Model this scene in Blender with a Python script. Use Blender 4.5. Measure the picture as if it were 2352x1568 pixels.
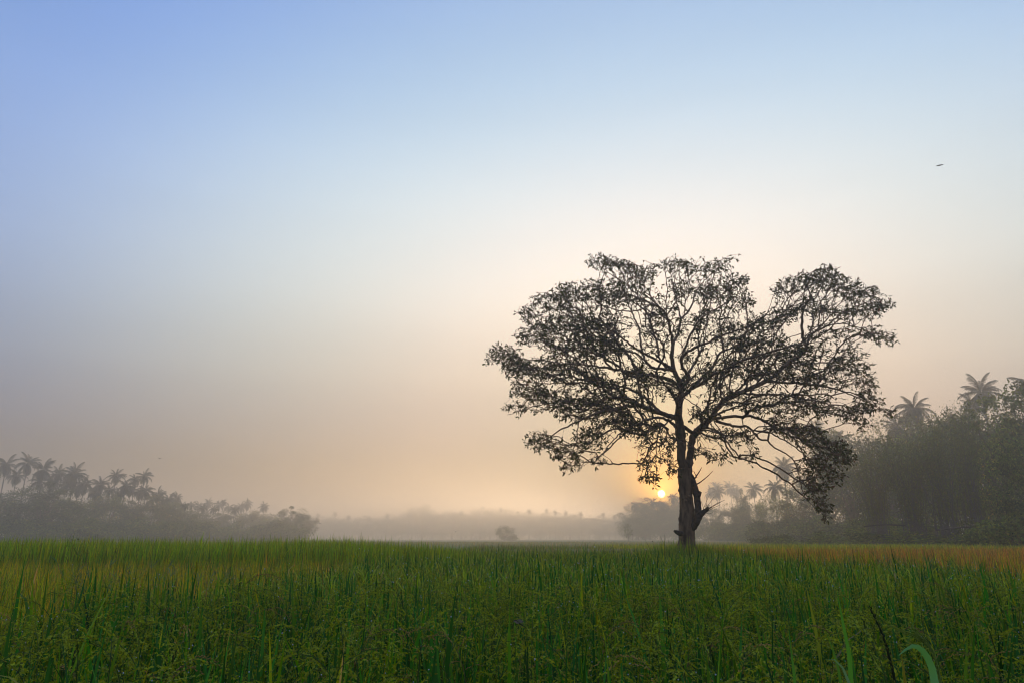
import bpy, math
import numpy as np
from mathutils import Vector, Matrix, Euler

for o in list(bpy.data.objects):
    bpy.data.objects.remove(o)
SC = bpy.context.scene
COL = SC.collection
PI = math.pi
R = math.radians
rng = np.random.default_rng(11)

# ------------------------------------------------------------------ camera
CZ = 1.40                                   # eye height
TILT = math.atan(452 / 1568)                # the horizon lies low in the frame
cam = bpy.data.cameras.new('camera')
cam_o = bpy.data.objects.new('camera', cam)
COL.objects.link(cam_o)
cam.lens = 24
cam.sensor_width = 36
cam.clip_start = 0.05
cam.clip_end = 30000
cam_o.location = (0, 0, CZ)
cam_o.rotation_euler = (PI / 2 + TILT, 0, 0)
SC.camera = cam_o

# ------------------------------------------------------------------ sky and sun
SUN_EL, SUN_AZ = R(3.45), R(12.08)
SUN_DIR = Vector((math.sin(SUN_AZ) * math.cos(SUN_EL), math.cos(SUN_AZ) * math.cos(SUN_EL), math.sin(SUN_EL)))
# tint of the hazy sunrise air over the clear sky model: by height above the horizon, by angle from the sun (degrees)
SKY_EL = [[0, [0.1600, 0.1600, 0.1600]], [4, [0.1600, 0.1600, 0.1901]], [8, [0.4602, 0.5271, 0.9911]], [13, [1.0455, 1.1507, 1.5633]], [20, [2.0214, 2.2599, 2.8511]], [28, [2.6326, 3.0939, 3.9543]], [36, [2.3072, 3.0772, 4.3724]], [45, [2.3574, 3.1562, 4.8306]], [90, [2.4088, 3.2382, 5.3361]]]
SKY_GA = [[0, [0.5282, 0.6353, 0.6564]], [6, [0.6557, 0.7198, 0.6070]], [12, [0.7177, 0.8201, 0.8515]], [20, [1.2723, 1.1572, 1.0064]], [30, [1.6261, 1.4009, 1.0702]], [42, [1.7276, 1.4397, 1.1633]], [55, [1.2047, 1.1249, 1.3498]], [90, [1.2047, 1.1249, 1.3498]]]
world = bpy.data.worlds.new('World')
SC.world = world
world.use_nodes = True
nt = world.node_tree
nt.nodes.clear()
WN, WL = nt.nodes.new, nt.links.new
w_out = WN('ShaderNodeOutputWorld')
w_bg = WN('ShaderNodeBackground')
w_bg.inputs[1].default_value = 0.12
sky = WN('ShaderNodeTexSky')
sky.sky_type = 'NISHITA'
sky.sun_disc = False
sky.sun_elevation = SUN_EL
sky.sun_rotation = SUN_AZ
tc = WN('ShaderNodeTexCoord')
sep = WN('ShaderNodeSeparateXYZ')
WL(tc.outputs['Generated'], sep.inputs[0])


def wmath(op, a, b):
    m = WN('ShaderNodeMath')
    m.operation = op
    WL(a, m.inputs[0])
    m.inputs[1].default_value = b
    return m.outputs[0]


def wramp(fac, knots):
    r = WN('ShaderNodeValToRGB')
    r.color_ramp.interpolation = 'B_SPLINE'
    WL(fac, r.inputs[0])
    e = r.color_ramp.elements
    while len(e) > 1:
        e.remove(e[0])
    for i, (p, c) in enumerate(knots):
        x = e[0] if i == 0 else e.new(p / 90)
        x.position = p / 90
        x.color = (c[0] / 8, c[1] / 8, c[2] / 8, 1)
    return r.outputs[0]


def wmul(a, b):
    m = WN('ShaderNodeVectorMath')
    m.operation = 'MULTIPLY'
    WL(a, m.inputs[0])
    WL(b, m.inputs[1])
    s = WN('ShaderNodeVectorMath')
    s.operation = 'SCALE'
    s.inputs['Scale'].default_value = 8
    WL(m.outputs[0], s.inputs[0])
    return s.outputs[0]


el = wmath('DIVIDE', wmath('ARCSINE', sep.outputs[2], 0), PI / 2)
dot = WN('ShaderNodeVectorMath')
dot.operation = 'DOT_PRODUCT'
WL(tc.outputs['Generated'], dot.inputs[0])
dot.inputs[1].default_value = SUN_DIR
ga = wmath('DIVIDE', wmath('ARCCOSINE', dot.outputs['Value'], 0), PI / 2)
# the golden aureole close round the sun
au = wmath('EXPONENT', wmath('MULTIPLY', ga, -90 / 1.5), 0)
aur = WN('ShaderNodeVectorMath')
aur.operation = 'SCALE'
aur.inputs[0].default_value = (90, 40, 4)
WL(au, aur.inputs['Scale'])
sky_sum = WN('ShaderNodeVectorMath')
mp = WN('ShaderNodeMapping')
mp.inputs['Rotation'].default_value = (0.5, 0.35, 0.4)
mp.inputs['Scale'].default_value = (0.7, 1.2, 5.0)
WL(tc.outputs['Generated'], mp.inputs[0])
streak = WN('ShaderNodeTexNoise')
streak.inputs['Scale'].default_value = 1.6
streak.inputs['Detail'].default_value = 4
WL(mp.outputs[0], streak.inputs['Vector'])
st = WN('ShaderNodeMapRange')
st.inputs['To Min'].default_value = 0.93
st.inputs['To Max'].default_value = 1.07
WL(streak.outputs['Fac'], st.inputs['Value'])
stm = WN('ShaderNodeVectorMath')
stm.operation = 'SCALE'
WL(wmul(wmul(sky.outputs[0], wramp(el, SKY_EL)), wramp(ga, SKY_GA)), stm.inputs[0])
WL(st.outputs[0], stm.inputs['Scale'])
WL(stm.outputs[0], sky_sum.inputs[0])
WL(aur.outputs[0], sky_sum.inputs[1])
WL(sky_sum.outputs[0], w_bg.inputs[0])
WL(w_bg.outputs[0], w_out.inputs[0])

lamp = bpy.data.lights.new('sun_lamp', 'SUN')
lamp_o = bpy.data.objects.new('sun_lamp', lamp)
COL.objects.link(lamp_o)
lamp.energy = 3.0
lamp.angle = R(0.53)
lamp.color = (1, 0.76, 0.52)
lamp_o.rotation_euler = SUN_DIR.to_track_quat('Z', 'Y').to_euler()
lamp_o.location = (0, 0, 60)

vs = SC.view_settings
vs.view_transform = 'Standard'
vs.look = 'None'
vs.exposure = 0
vs.gamma = 1
vs.use_curve_mapping = False
SC.cycles.max_bounces = 8
SC.cycles.diffuse_bounces = 3
SC.cycles.glossy_bounces = 2
SC.cycles.transmission_bounces = 4
SC.cycles.volume_bounces = 3
SC.cycles.use_denoising = True
SC.cycles.filter_width = 1.1
SC.cycles.caustics_reflective = False
SC.cycles.caustics_refractive = False


# ------------------------------------------------------------------ helpers
def at(px, py, Y):
    """where the view through a point of the photograph (2352 px wide) meets the depth Y"""
    u = (px - 1176) / 1568
    v = (784 - py) / 1568
    dy = math.cos(TILT) - v * math.sin(TILT)
    dz = math.sin(TILT) + v * math.cos(TILT)
    k = Y / dy
    return np.array([u * k, Y, CZ + dz * k])


def pix(p):
    """the photograph point a world point is seen at"""
    c, s_ = math.cos(TILT), math.sin(TILT)
    f = p[1] * c + (p[2] - CZ) * s_
    v = -p[1] * s_ + (p[2] - CZ) * c
    return 1176 + 1568 * p[0] / f, 784 - 1568 * v / f


def mesh(name, V, F, mat=None, tint=None, smooth=False):
    me = bpy.data.meshes.new(name)
    V = np.asarray(V, np.float32)
    F = np.asarray(F, np.int32)
    k = F.shape[1]
    me.vertices.add(len(V))
    me.vertices.foreach_set('co', V.ravel())
    me.loops.add(F.size)
    me.loops.foreach_set('vertex_index', F.ravel())
    me.polygons.add(len(F))
    me.polygons.foreach_set('loop_start', np.arange(0, F.size, k, dtype=np.int32))
    if smooth:
        me.polygons.foreach_set('use_smooth', np.ones(len(F), bool))
    if tint is not None:
        a = me.attributes.new('tint', 'FLOAT_COLOR', 'POINT')
        c = np.ones((len(V), 4), np.float32)
        c[:, :3] = tint
        a.data.foreach_set('color', c.ravel())
    me.update()
    if mat:
        me.materials.append(mat)
    return me


def add(name, me, parent=None, loc=None, rot=None, scale=None, label=None, cat=None, group=None, kind=None):
    o = bpy.data.objects.new(name, me)
    COL.objects.link(o)
    if parent:
        o.parent = parent
    if loc is not None:
        o.location = Vector(loc)
    if rot is not None:
        o.rotation_euler = rot
    if scale is not None:
        o.scale = (scale,) * 3 if np.isscalar(scale) else scale
    if label:
        o['label'] = label
    if cat:
        o['category'] = cat
    if group:
        o['group'] = group
    if kind:
        o['kind'] = kind
    return o


class Acc:
    """collects triangles of one mesh"""
    def __init__(s):
        s.V, s.F, s.C, s.n = [], [], [], 0

    def put(s, V, F, c=(0.1, 0.1, 0.1)):
        V = np.asarray(V, float).reshape(-1, 3)
        F = np.asarray(F, int)
        s.V.append(V)
        s.F.append(F + s.n)
        c = np.asarray(c, float)
        s.C.append(np.broadcast_to(c, (len(V), 3)))
        s.n += len(V)
        return s

    def mesh(s, name, mat, smooth=False):
        return mesh(name, np.concatenate(s.V), np.concatenate(s.F), mat, np.concatenate(s.C), smooth)


def unit(v):
    return v / np.maximum(np.linalg.norm(v, axis=-1, keepdims=True), 1e-9)


def tube(P, r, sides=8, rough=0.0, cap=True):
    """a tube of triangles along the points P"""
    P = np.asarray(P, float)
    n = len(P)
    r = np.broadcast_to(np.asarray(r, float), (n,))
    T = unit(np.gradient(P, axis=0))
    ref = np.array([0.0, 0, 1]) if abs(T[0, 2]) < 0.9 else np.array([0, 1.0, 0])
    A = []
    a = unit(np.cross(T[0], ref))
    for i in range(n):
        a = unit(a - T[i] * (a @ T[i]))
        A.append(a)
    A = np.array(A)
    B = np.cross(T, A)
    ang = np.linspace(0, 2 * PI, sides, endpoint=False)
    rr = r[:, None] * (1 + rough * rng.normal(size=(n, sides)))
    V = P[:, None] + rr[..., None] * (np.cos(ang)[None, :, None] * A[:, None] + np.sin(ang)[None, :, None] * B[:, None])
    V = V.reshape(-1, 3)
    i, j = np.meshgrid(np.arange(n - 1), np.arange(sides), indexing='ij')
    i, j = i.ravel(), j.ravel()
    k = (j + 1) % sides
    a_, b_, c_, d_ = i * sides + j, i * sides + k, (i + 1) * sides + k, (i + 1) * sides + j
    F = np.concatenate([np.c_[a_, b_, c_], np.c_[a_, c_, d_]])
    if cap:
        V = np.concatenate([V, P[[0, -1]]])
        jj = np.arange(sides)
        kk = (jj + 1) % sides
        F = np.concatenate([F, np.c_[kk, jj, np.full(sides, n * sides)],
                            np.c_[(n - 1) * sides + jj, (n - 1) * sides + kk, np.full(sides, n * sides + 1)]])
    return V, F


def spline(P, step):
    """Catmull-Rom through P, resampled about every `step`; all columns are interpolated"""
    P = np.asarray(P, float)
    Q = np.concatenate([[2 * P[0] - P[1]], P, [2 * P[-1] - P[-2]]])
    out = []
    for i in range(1, len(Q) - 2):
        p0, p1, p2, p3 = Q[i - 1:i + 3]
        m = max(1, int(np.linalg.norm((p2 - p1)[:3]) / step))
        for t in np.linspace(0, 1, m, endpoint=False):
            out.append(0.5 * (2 * p1 + (p2 - p0) * t + (2 * p0 - 5 * p1 + 4 * p2 - p3) * t * t + (3 * p1 - p0 - 3 * p2 + p3) * t ** 3))
    out.append(P[-1])
    return np.array(out)


def blades(P, az, th0, curl, L, W, seg, col, twist=0.5, base=0.55, tipc=None):
    """n grass blades: from P, leaning th0 from upright towards az, curling over by `curl` along the length L"""
    n = len(P)
    f = lambda a: np.broadcast_to(np.asarray(a, float), (n,))
    az, th0, curl, L, W = f(az), f(th0), f(curl), f(L), f(W)
    t = np.linspace(0, 1, seg + 1)
    tm = (t[1:] + t[:-1]) / 2
    th = th0[:, None] + curl[:, None] * tm[None] ** 1.6
    ds = (L / seg)[:, None]
    hx = np.concatenate([np.zeros((n, 1)), np.cumsum(np.sin(th) * ds, 1)], 1)
    hz = np.concatenate([np.zeros((n, 1)), np.cumsum(np.cos(th) * ds, 1)], 1)
    C = np.empty((n, seg + 1, 3))
    C[..., 0] = P[:, None, 0] + np.cos(az)[:, None] * hx
    C[..., 1] = P[:, None, 1] + np.sin(az)[:, None] * hx
    C[..., 2] = P[:, None, 2] + hz
    sa = az[:, None] + PI / 2 + (rng.uniform(-1, 1, n) * twist)[:, None] * (0.4 + t[None])
    S = np.stack([np.cos(sa), np.sin(sa), np.zeros_like(sa)], -1)
    prof = np.minimum(1, base + t * 2.0) * (1 - t ** 2.6)
    w = (W[:, None] * prof[None] / 2)[..., None]
    Lf, Rt = C - S * w, C + S * w
    per = 2 * seg + 1
    V = np.empty((n, per, 3))
    V[:, 0:2 * seg:2] = Lf[:, :seg]
    V[:, 1:2 * seg:2] = Rt[:, :seg]
    V[:, 2 * seg] = C[:, seg]
    F = []
    for i in range(seg - 1):
        F += [[2 * i, 2 * i + 1, 2 * i + 3], [2 * i, 2 * i + 3, 2 * i + 2]]
    F.append([2 * seg - 2, 2 * seg - 1, 2 * seg])
    F = np.array(F)[None] + (np.arange(n) * per)[:, None, None]
    col = np.broadcast_to(np.asarray(col, float), (n, 3))
    Cc = np.repeat(col[:, None], per, 1)
    if tipc is not None:
        tv = np.r_[np.repeat(t[:seg], 2), 1.0][None, :, None]
        tipc = np.broadcast_to(np.asarray(tipc, float), (n, 3))
        Cc = Cc * (1 - tv ** 2) + tipc[:, None] * tv ** 2
    return V.reshape(-1, 3), F.reshape(-1, 3), Cc.reshape(-1, 3)


# ------------------------------------------------------------------ materials
def new_mat(name):
    m = bpy.data.materials.new(name)
    m.use_nodes = True
    n = m.node_tree
    n.nodes.clear()
    return m, n, n.nodes.new, n.links.new


def leaf_mat(name, trans=0.35, rough=0.45, spec=0.35, gain=(1.6, 1.7, 0.8)):
    """thin leaf: takes its colour from the mesh, a part of the light passes through"""
    m, n, N, L = new_mat(name)
    out = N('ShaderNodeOutputMaterial')
    a = N('ShaderNodeAttribute')
    a.attribute_name = 'tint'
    p = N('ShaderNodeBsdfPrincipled')
    p.inputs['Roughness'].default_value = rough
    p.inputs['Specular IOR Level'].default_value = spec
    t = N('ShaderNodeBsdfTranslucent')
    g = N('ShaderNodeVectorMath')
    g.operation = 'MULTIPLY'
    g.inputs[1].default_value = gain
    mx = N('ShaderNodeMixShader')
    mx.inputs[0].default_value = trans
    L(a.outputs['Color'], p.inputs['Base Color'])
    L(a.outputs['Color'], g.inputs[0])
    L(g.outputs[0], t.inputs['Color'])
    L(p.outputs[0], mx.inputs[1])
    L(t.outputs[0], mx.inputs[2])
    L(mx.outputs[0], out.inputs['Surface'])
    return m


def rough_mat(name, c0, c1, scale=8.0, rough=0.9, bump=0.0, stretch=(1, 1, 1), detail=6):
    """two mottled tones with fine relief"""
    m, n, N, L = new_mat(name)
    out = N('ShaderNodeOutputMaterial')
    p = N('ShaderNodeBsdfPrincipled')
    p.inputs['Roughness'].default_value = rough
    p.inputs['Specular IOR Level'].default_value = 0.2
    t = N('ShaderNodeTexCoord')
    mp = N('ShaderNodeMapping')
    mp.inputs['Scale'].default_value = stretch
    L(t.outputs['Object'], mp.inputs[0])
    no = N('ShaderNodeTexNoise')
    no.inputs['Scale'].default_value = scale
    no.inputs['Detail'].default_value = detail
    L(mp.outputs[0], no.inputs['Vector'])
    r = N('ShaderNodeValToRGB')
    r.color_ramp.elements[0].position = 0.35
    r.color_ramp.elements[1].position = 0.65
    r.color_ramp.elements[0].color = (*c0, 1)
    r.color_ramp.elements[1].color = (*c1, 1)
    L(no.outputs['Fac'], r.inputs[0])
    L(r.outputs[0], p.inputs['Base Color'])
    if bump:
        b = N('ShaderNodeBump')
        b.inputs['Strength'].default_value = bump
        L(no.outputs['Fac'], b.inputs['Height'])
        L(b.outputs[0], p.inputs['Normal'])
    L(p.outputs[0], out.inputs['Surface'])
    return m


M_RICE = leaf_mat('rice leaf', 0.42, 0.5, 0.22, (1.7, 1.6, 0.35))
M_GRAIN = leaf_mat('rice grain', 0.3, 0.6, 0.15, (1.6, 1.5, 0.4))
M_LEAF = leaf_mat('tree leaf', 0.4, 0.5, 0.2, (1.9, 1.5, 0.5))
M_WOODLEAF = leaf_mat('woodland leaf', 0.4, 0.6, 0.15, (1.8, 1.6, 0.6))
M_FROND = leaf_mat('palm frond', 0.18, 0.55, 0.25)
M_BARK = rough_mat('grey brown bark', (0.085, 0.048, 0.027), (0.32, 0.185, 0.10), 7.0, 0.9, 0.6, (1, 1, 0.35))
M_DEADWOOD = rough_mat('dead wood', (0.05, 0.034, 0.025), (0.13, 0.09, 0.065), 14.0, 0.95, 0.5)
M_PALMBARK = rough_mat('palm bark', (0.10, 0.08, 0.06), (0.20, 0.17, 0.14), 3.0, 0.9, 0.2, (1, 1, 4))
M_MUD = rough_mat('wet paddy mud', (0.022, 0.018, 0.010), (0.05, 0.042, 0.02), 1.3, 0.6, 0.2)
M_CANOPY = rough_mat('far rice canopy', (0.26, 0.25, 0.07), (0.42, 0.30, 0.10), 0.09, 0.9, 0.0, (1, 0.25, 1))
M_BIRD = rough_mat('dark feathers', (0.02, 0.018, 0.017), (0.05, 0.045, 0.04), 20.0, 0.8)

# ------------------------------------------------------------------ the ground
g = []
add('ground', mesh('ground', [(-3000, -120, 0), (3000, -120, 0), (3000, 6000, 0), (-3000, 6000, 0)], [(0, 1, 2), (0, 2, 3)], M_MUD), kind='structure')


def noise1(x, seed=0):
    return (np.sin(x * 0.9 + seed) + 0.6 * np.sin(x * 2.3 + 1.7 * seed) + 0.4 * np.sin(x * 5.1 + 2.9 * seed)) / 2


XL, XR = -2.55, 5.7      # the two field boundaries run away from the camera


def wedge(y0, y1, dens, side=1.4):
    """random points of the visible strip between the depths y0 and y1"""
    hw = lambda y: 0.73 * y + side
    A = (hw(y0) + hw(y1)) * (y1 - y0)
    n = int(A * dens)
    y = np.sqrt(rng.uniform(0, 1, n * 2) * (y1 ** 2 - y0 ** 2) + y0 ** 2)
    x = rng.uniform(-1, 1, n * 2) * hw(y1)
    k = np.abs(x) < hw(y)
    return x[k][:n], y[k][:n]


def mixc(n, *cw):
    """n colours, each one of the given (colour, weight) with its own variation"""
    c = np.array([a for a, _ in cw])
    p = np.array([b for _, b in cw], float)
    i = rng.choice(len(c), n, p=p / p.sum())
    return np.clip(c[i] * rng.uniform(0.5, 1.5, (n, 1)) * rng.uniform(0.85, 1.15, (n, 3)), 0.002, 0.9)


DARKGREEN, BLUEGREEN, LIME = (0.11, 0.23, 0.006), (0.04, 0.165, 0.020), (0.38, 0.38, 0.008)
YELLOW, ORANGE, RUST, STRAW = (0.50, 0.38, 0.02), (0.55, 0.29, 0.035), (0.46, 0.18, 0.045), (0.45, 0.31, 0.12)
BRIGHT = (0.19, 0.29, 0.008)


def zone(x, y):
    l = XL + 0.35 * noise1(y * 0.8, 1)
    r = XR + 0.5 * noise1(y * 0.6, 4)
    z = np.full(len(x), 'A')
    z[(y > 23 + 2 * noise1(x, 2))] = 'E'
    z[x < l] = 'B'
    z[x > r] = 'D'
    return z


# ------------------------------------------------------------------ rice: the near green field
def panicle_mesh(name, grains, dry=False, big=1.0, lite=False):
    """a nodding head of rice: a curved stalk with side branches full of grains"""
    A = Acc()
    s = np.linspace(0, 1, 9)
    ang = R(8) + R(125) * s ** 1.7
    seg = 0.30 / 8
    P = np.zeros((9, 3))
    P[1:, 0] = np.cumsum(np.sin(ang[:-1]) * seg)
    P[1:, 2] = np.cumsum(np.cos(ang[:-1]) * seg)
    stalk = (0.20, 0.13, 0.05) if dry else (0.10, 0.14, 0.02)
    A.put(*tube(P, np.linspace(0.0016, 0.0007, 9), 3, cap=False), stalk)
    base = np.array((0.50, 0.28, 0.09) if dry else (0.38, 0.40, 0.022))
    for k in range(9):
        t = 0.22 + 0.74 * k / 8
        i = min(int(t * 8), 7)
        f = t * 8 - i
        p = P[i] * (1 - f) + P[i + 1] * f
        d = unit(unit(P[i + 1] - P[i]) * 0.9 + rng.normal(size=3) * 0.35)
        m = int(grains / 9 * rng.uniform(0.8, 1.2))
        for q in range(m):                      # grains stand in a row along each drooping side branch
            d = unit(d + np.array([0, 0, -0.10]))
            p = p + d * 0.0065
            g = unit(d + rng.normal(size=3) * 0.35)
            a = unit(np.cross(g, rng.normal(size=3)))
            b = np.cross(g, a)
            L, w = 0.0095 * big, 0.0038 * big
            c = base * rng.uniform(0.65, 1.25)
            if lite:
                A.put(np.array([p, p + g * L * 0.5 + a * w * 0.6, p + g * L, p + g * L * 0.5 - a * w * 0.6]), [(0, 1, 2), (0, 2, 3)], c)
            else:
                A.put(np.array([p, p + g * L * 0.5 + a * w * 0.5, p + g * L * 0.5 - a * w * 0.25 + b * w * 0.45, p + g * L * 0.5 - a * w * 0.25 - b * w * 0.45, p + g * L]),
                      [(0, 1, 2), (0, 2, 3), (0, 3, 1), (4, 2, 1), (4, 3, 2), (4, 1, 3)], c)
    return A.mesh(name, M_GRAIN)


PAN = [panicle_mesh('panicle', 85) for _ in range(4)]
PAN_DRY = [panicle_mesh('dry_panicle', 85, True) for _ in range(2)]
PAN_LITE = [panicle_mesh('panicle', 80, lite=True, big=1.1) for _ in range(4)] + [panicle_mesh('panicle', 80, True, lite=True)]


def mesh_arrays(me):
    V = np.empty(len(me.vertices) * 3, np.float32)
    me.vertices.foreach_get('co', V)
    F = np.empty(len(me.loops), np.int32)
    me.loops.foreach_get('vertex_index', F)
    C = np.empty(len(me.vertices) * 4, np.float32)
    me.attributes['tint'].data.foreach_get('color', C)
    return V.reshape(-1, 3), F.reshape(-1, 3), C.reshape(-1, 4)[:, :3]


def stamp(A, arr, pos, az, scale, tintmul):
    """copies of one small mesh turned about z"""
    V, F, C = arr
    n = len(pos)
    c, s = np.cos(az)[:, None], np.sin(az)[:, None]
    W = np.empty((n, len(V), 3))
    W[..., 0] = (V[None, :, 0] * c - V[None, :, 1] * s) * scale[:, None] + pos[:, None, 0]
    W[..., 1] = (V[None, :, 0] * s + V[None, :, 1] * c) * scale[:, None] + pos[:, None, 1]
    W[..., 2] = V[None, :, 2] * scale[:, None] + pos[:, None, 2]
    Fs = F[None] + (np.arange(n) * len(V))[:, None, None]
    A.put(W.reshape(-1, 3), Fs.reshape(-1, 3), (C[None] * tintmul[:, None, None]).reshape(-1, 3))


# prototypes of single rice plants, used for the nearest ones
def leaf_part(k):
    n = 1
    V, F, C = blades(np.zeros((1, 3)), 0.0, R(3 + 3 * (k % 3)), R([6, 14, 10, 70, 22, 5][k % 6]), 0.62 - 0.04 * (k % 4), 0.018 - 0.0018 * (k % 3), 7,
                     mixc(1, (DARKGREEN, 1), (BLUEGREEN, 1.4)), twist=0.6)
    A = Acc().put(V, F, C)
    return A.mesh('leaf', M_RICE, True)


LEAFS = [leaf_part(k) for k in range(8)]
STEM = Acc().put(*tube(np.array([[0, 0, 0], [0.004, 0, 0.25], [0, 0.004, 0.5], [0.002, 0, 0.72]]), [0.005, 0.004, 0.003, 0.002], 5), (0.06, 0.11, 0.02)).mesh('stem', M_RICE, True)


def rice_plant(x, y, h, label, group):
    r = add('rice_plant', None, loc=(x, y, 0), label=label, cat='rice plant', group=group)
    k0 = rng.integers(0, 8)
    az0 = rng.uniform(0, 2 * PI)
    m = rng.integers(4, 7)
    for i in range(m):
        z = rng.uniform(0.36, 0.5) * h
        add('leaf', LEAFS[(k0 + i) % 8], r, (rng.uniform(-0.035, 0.035), rng.uniform(-0.035, 0.035), z), (rng.uniform(-.06, .06), rng.uniform(-.06, .06), az0 + i * 2.4), rng.uniform(0.85, 1.1) * h)
    add('stem', STEM, r, (0, 0, 0), (0, 0, az0), h)
    for i in range(rng.integers(1, 3)):
        dry = rng.uniform() < 0.06
        add('panicle', (PAN_DRY if dry else PAN)[rng.integers(0, 2)], r, (rng.uniform(-.03, .03), rng.uniform(-.03, .03), 0.72 * h), (0, 0, rng.uniform(0, 2 * PI)), rng.uniform(0.85, 1.15))
    return r


NEAR = 2.75
taken = []
xs, ys = wedge(1.25, NEAR, 34, 0.5)
for x, y in zip(xs, ys):
    if x < XL + 0.5 * noise1(y) or len(taken) >= 190:
        continue
    taken.append((x, y))
    rice_plant(x, y, rng.uniform(0.92, 1.1), 'single dew-wet green rice plant with nodding grain head in the nearest rows', 'rice plants in the nearest rows')


def rice_field(name, y0, y1, dens, pan_dens, seg, wmul_, label, dew=0):
    A = Acc()
    x, y = wedge(y0, y1, dens)
    z = zone(x, y)
    k = z == 'A'
    x, y = x[k], y[k]
    n = len(x)
    patch = noise1(x * 0.9 + y * 0.5, 3) * 0.05 + noise1(y * 1.1 - x * 0.6, 8) * 0.05
    keep = rng.uniform(size=n) < 0.78 + 0.35 * noise1(x * 1.3 - y * 0.8, 5)
    x, y, patch = x[keep], y[keep], patch[keep]
    n = len(x)
    top = rng.normal(1.02, 0.10, n) + patch
    L = rng.uniform(0.42, 0.7, n)
    P = np.c_[x, y, np.maximum(top - L, 0.15)]
    c = mixc(n, (DARKGREEN, 1.1), (BLUEGREEN, 1.7), ((0.02, 0.085, 0.012), 0.6), (LIME, 0.10 + 0.02 * y0), (STRAW, 0.02))  # the darkest green puts deep shade between the plants into blade colour
    V, F, C = blades(P, rng.uniform(0, 2 * PI, n), np.abs(rng.normal(0, R(7), n)), np.abs(rng.normal(0, R(14), n)), L, rng.uniform(0.008, 0.0145, n) * wmul_, seg, c, tipc=c * np.array([1.25, 1.1, 0.9]))
    A.put(V, F, C)
    tips = V.reshape(n, -1, 3)
    m = int(n * 0.20)                                      # leaves that bend right over
    i = rng.integers(0, n, m)
    Pb = P[i].copy()
    Pb[:, 2] += 0.05
    cb = mixc(m, (LIME, 1), (DARKGREEN, 1), (STRAW, 0.15))
    A.put(*blades(Pb, rng.uniform(0, 2 * PI, m), rng.uniform(0.1, 0.3, m), rng.uniform(1.2, 2.2, m), rng.uniform(0.35, 0.5, m), 0.010 * wmul_, max(seg, 4), cb))
    add(name, A.mesh(name, M_RICE), label=label, cat='rice', kind='stuff')
    if pan_dens:
        x, y = wedge(y0, y1, pan_dens)
        k = zone(x, y) == 'A'
        x, y = x[k], y[k]
        B = Acc()
        if y0 < 5:
            for j, me in enumerate(PAN_LITE):
                s = np.arange(len(x)) % 25
                sel = (s % 4 == j) & (s != 24) if j < 4 else s == 24
                q = np.c_[x[sel], y[sel], rng.normal(0.785, 0.07, sel.sum())]
                stamp(B, mesh_arrays(me), q, rng.uniform(0, 2 * PI, sel.sum()), rng.uniform(0.85, 1.35, sel.sum()), rng.uniform(0.6, 1.2, sel.sum()))
        else:
            n = len(x)
            for q in range(3):
                zc = rng.normal(0.86, 0.06, n)
                c = mixc(n, ((0.40, 0.41, 0.02), 1), ((0.30, 0.34, 0.02), 1), (STRAW, 0.06))
                B.put(*blades(np.c_[x + rng.normal(0, .02, n), y + rng.normal(0, .02, n), zc], rng.uniform(0, 2 * PI, n), rng.uniform(0.1, 0.5, n), rng.uniform(1.2, 2.2, n), rng.uniform(0.16, 0.3, n), 0.009 * wmul_, 3, c, twist=1.2))
        add(name.replace('rice', 'rice_heads'), B.mesh('rice_heads', M_GRAIN), label=label.replace('rice blades', 'nodding rice heads'), cat='rice', kind='stuff')
    return tips


t1 = rice_field('near_rice', 0.9, 5.2, 430, 145, 5, 1.55, 'dense dark green rice blades in the foreground')
t2 = rice_field('middle_rice', 5.2, 11.0, 300, 85, 3, 1.5, 'dark green rice blades in the middle of the field')
t3 = rice_field('back_rice', 11.0, 25.0, 120, 26, 2, 1.5, 'dark green rice blades in front of the lone tree')


# dew on the leaf edges
def dew(tips, frac, r0, r1):
    n = int(len(tips) * frac)
    i = rng.integers(0, len(tips), n)
    j = rng.integers(2, tips.shape[1], n)
    p = tips[i, j] * 1.0
    r = rng.uniform(r0, r1, n)
    ico = np.array([(0, 0, 1), (1, 0, 0), (0, 1, 0), (-1, 0, 0), (0, -1, 0), (0, 0, -1)], float)
    f = np.array([(0, 1, 2), (0, 2, 3), (0, 3, 4), (0, 4, 1), (5, 2, 1), (5, 3, 2), (5, 4, 3), (5, 1, 4)])
    V = p[:, None] + ico[None] * r[:, None, None]
    return V.reshape(-1, 3), (f[None] + (np.arange(n) * 6)[:, None, None]).reshape(-1, 3)


m, n_, N, L_ = new_mat('dew with white glint')
o_ = N('ShaderNodeOutputMaterial')
p_ = N('ShaderNodeBsdfPrincipled')
p_.inputs['Base Color'].default_value = (0.9, 0.92, 0.92, 1)  # white body colour stands in for the sky glint refracted by clear drops
p_.inputs['Roughness'].default_value = 0.05
p_.inputs['IOR'].default_value = 1.33
p_.inputs['Transmission Weight'].default_value = 0.25
L_(p_.outputs[0], o_.inputs['Surface'])
M_DEW = m
D = Acc()
D.put(*dew(t1, 0.8, 0.0016, 0.0034))
D.put(*dew(t2, 0.45, 0.003, 0.006))
add('dew_drops', D.mesh('dew_drops', M_DEW, True), label='tiny dew drops glinting on the rice leaves', cat='dew', kind='stuff')


# ------------------------------------------------------------------ the fields to the left, right and beyond
def field(name, x, y, ztop, L, W, seg, c, label, mat=M_RICE, lean=8, curl=18, tipc=None, cat='grass'):
    n = len(x)
    A = Acc()
    P = np.c_[x, y, ztop - L]
    A.put(*blades(P, rng.uniform(0, 2 * PI, n), np.abs(rng.normal(0, R(lean), n)), np.abs(rng.normal(0, R(curl), n)), L, W, seg, c, tipc=tipc))
    return add(name, A.mesh(name, mat), label=label, cat=cat, kind='stuff')


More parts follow.
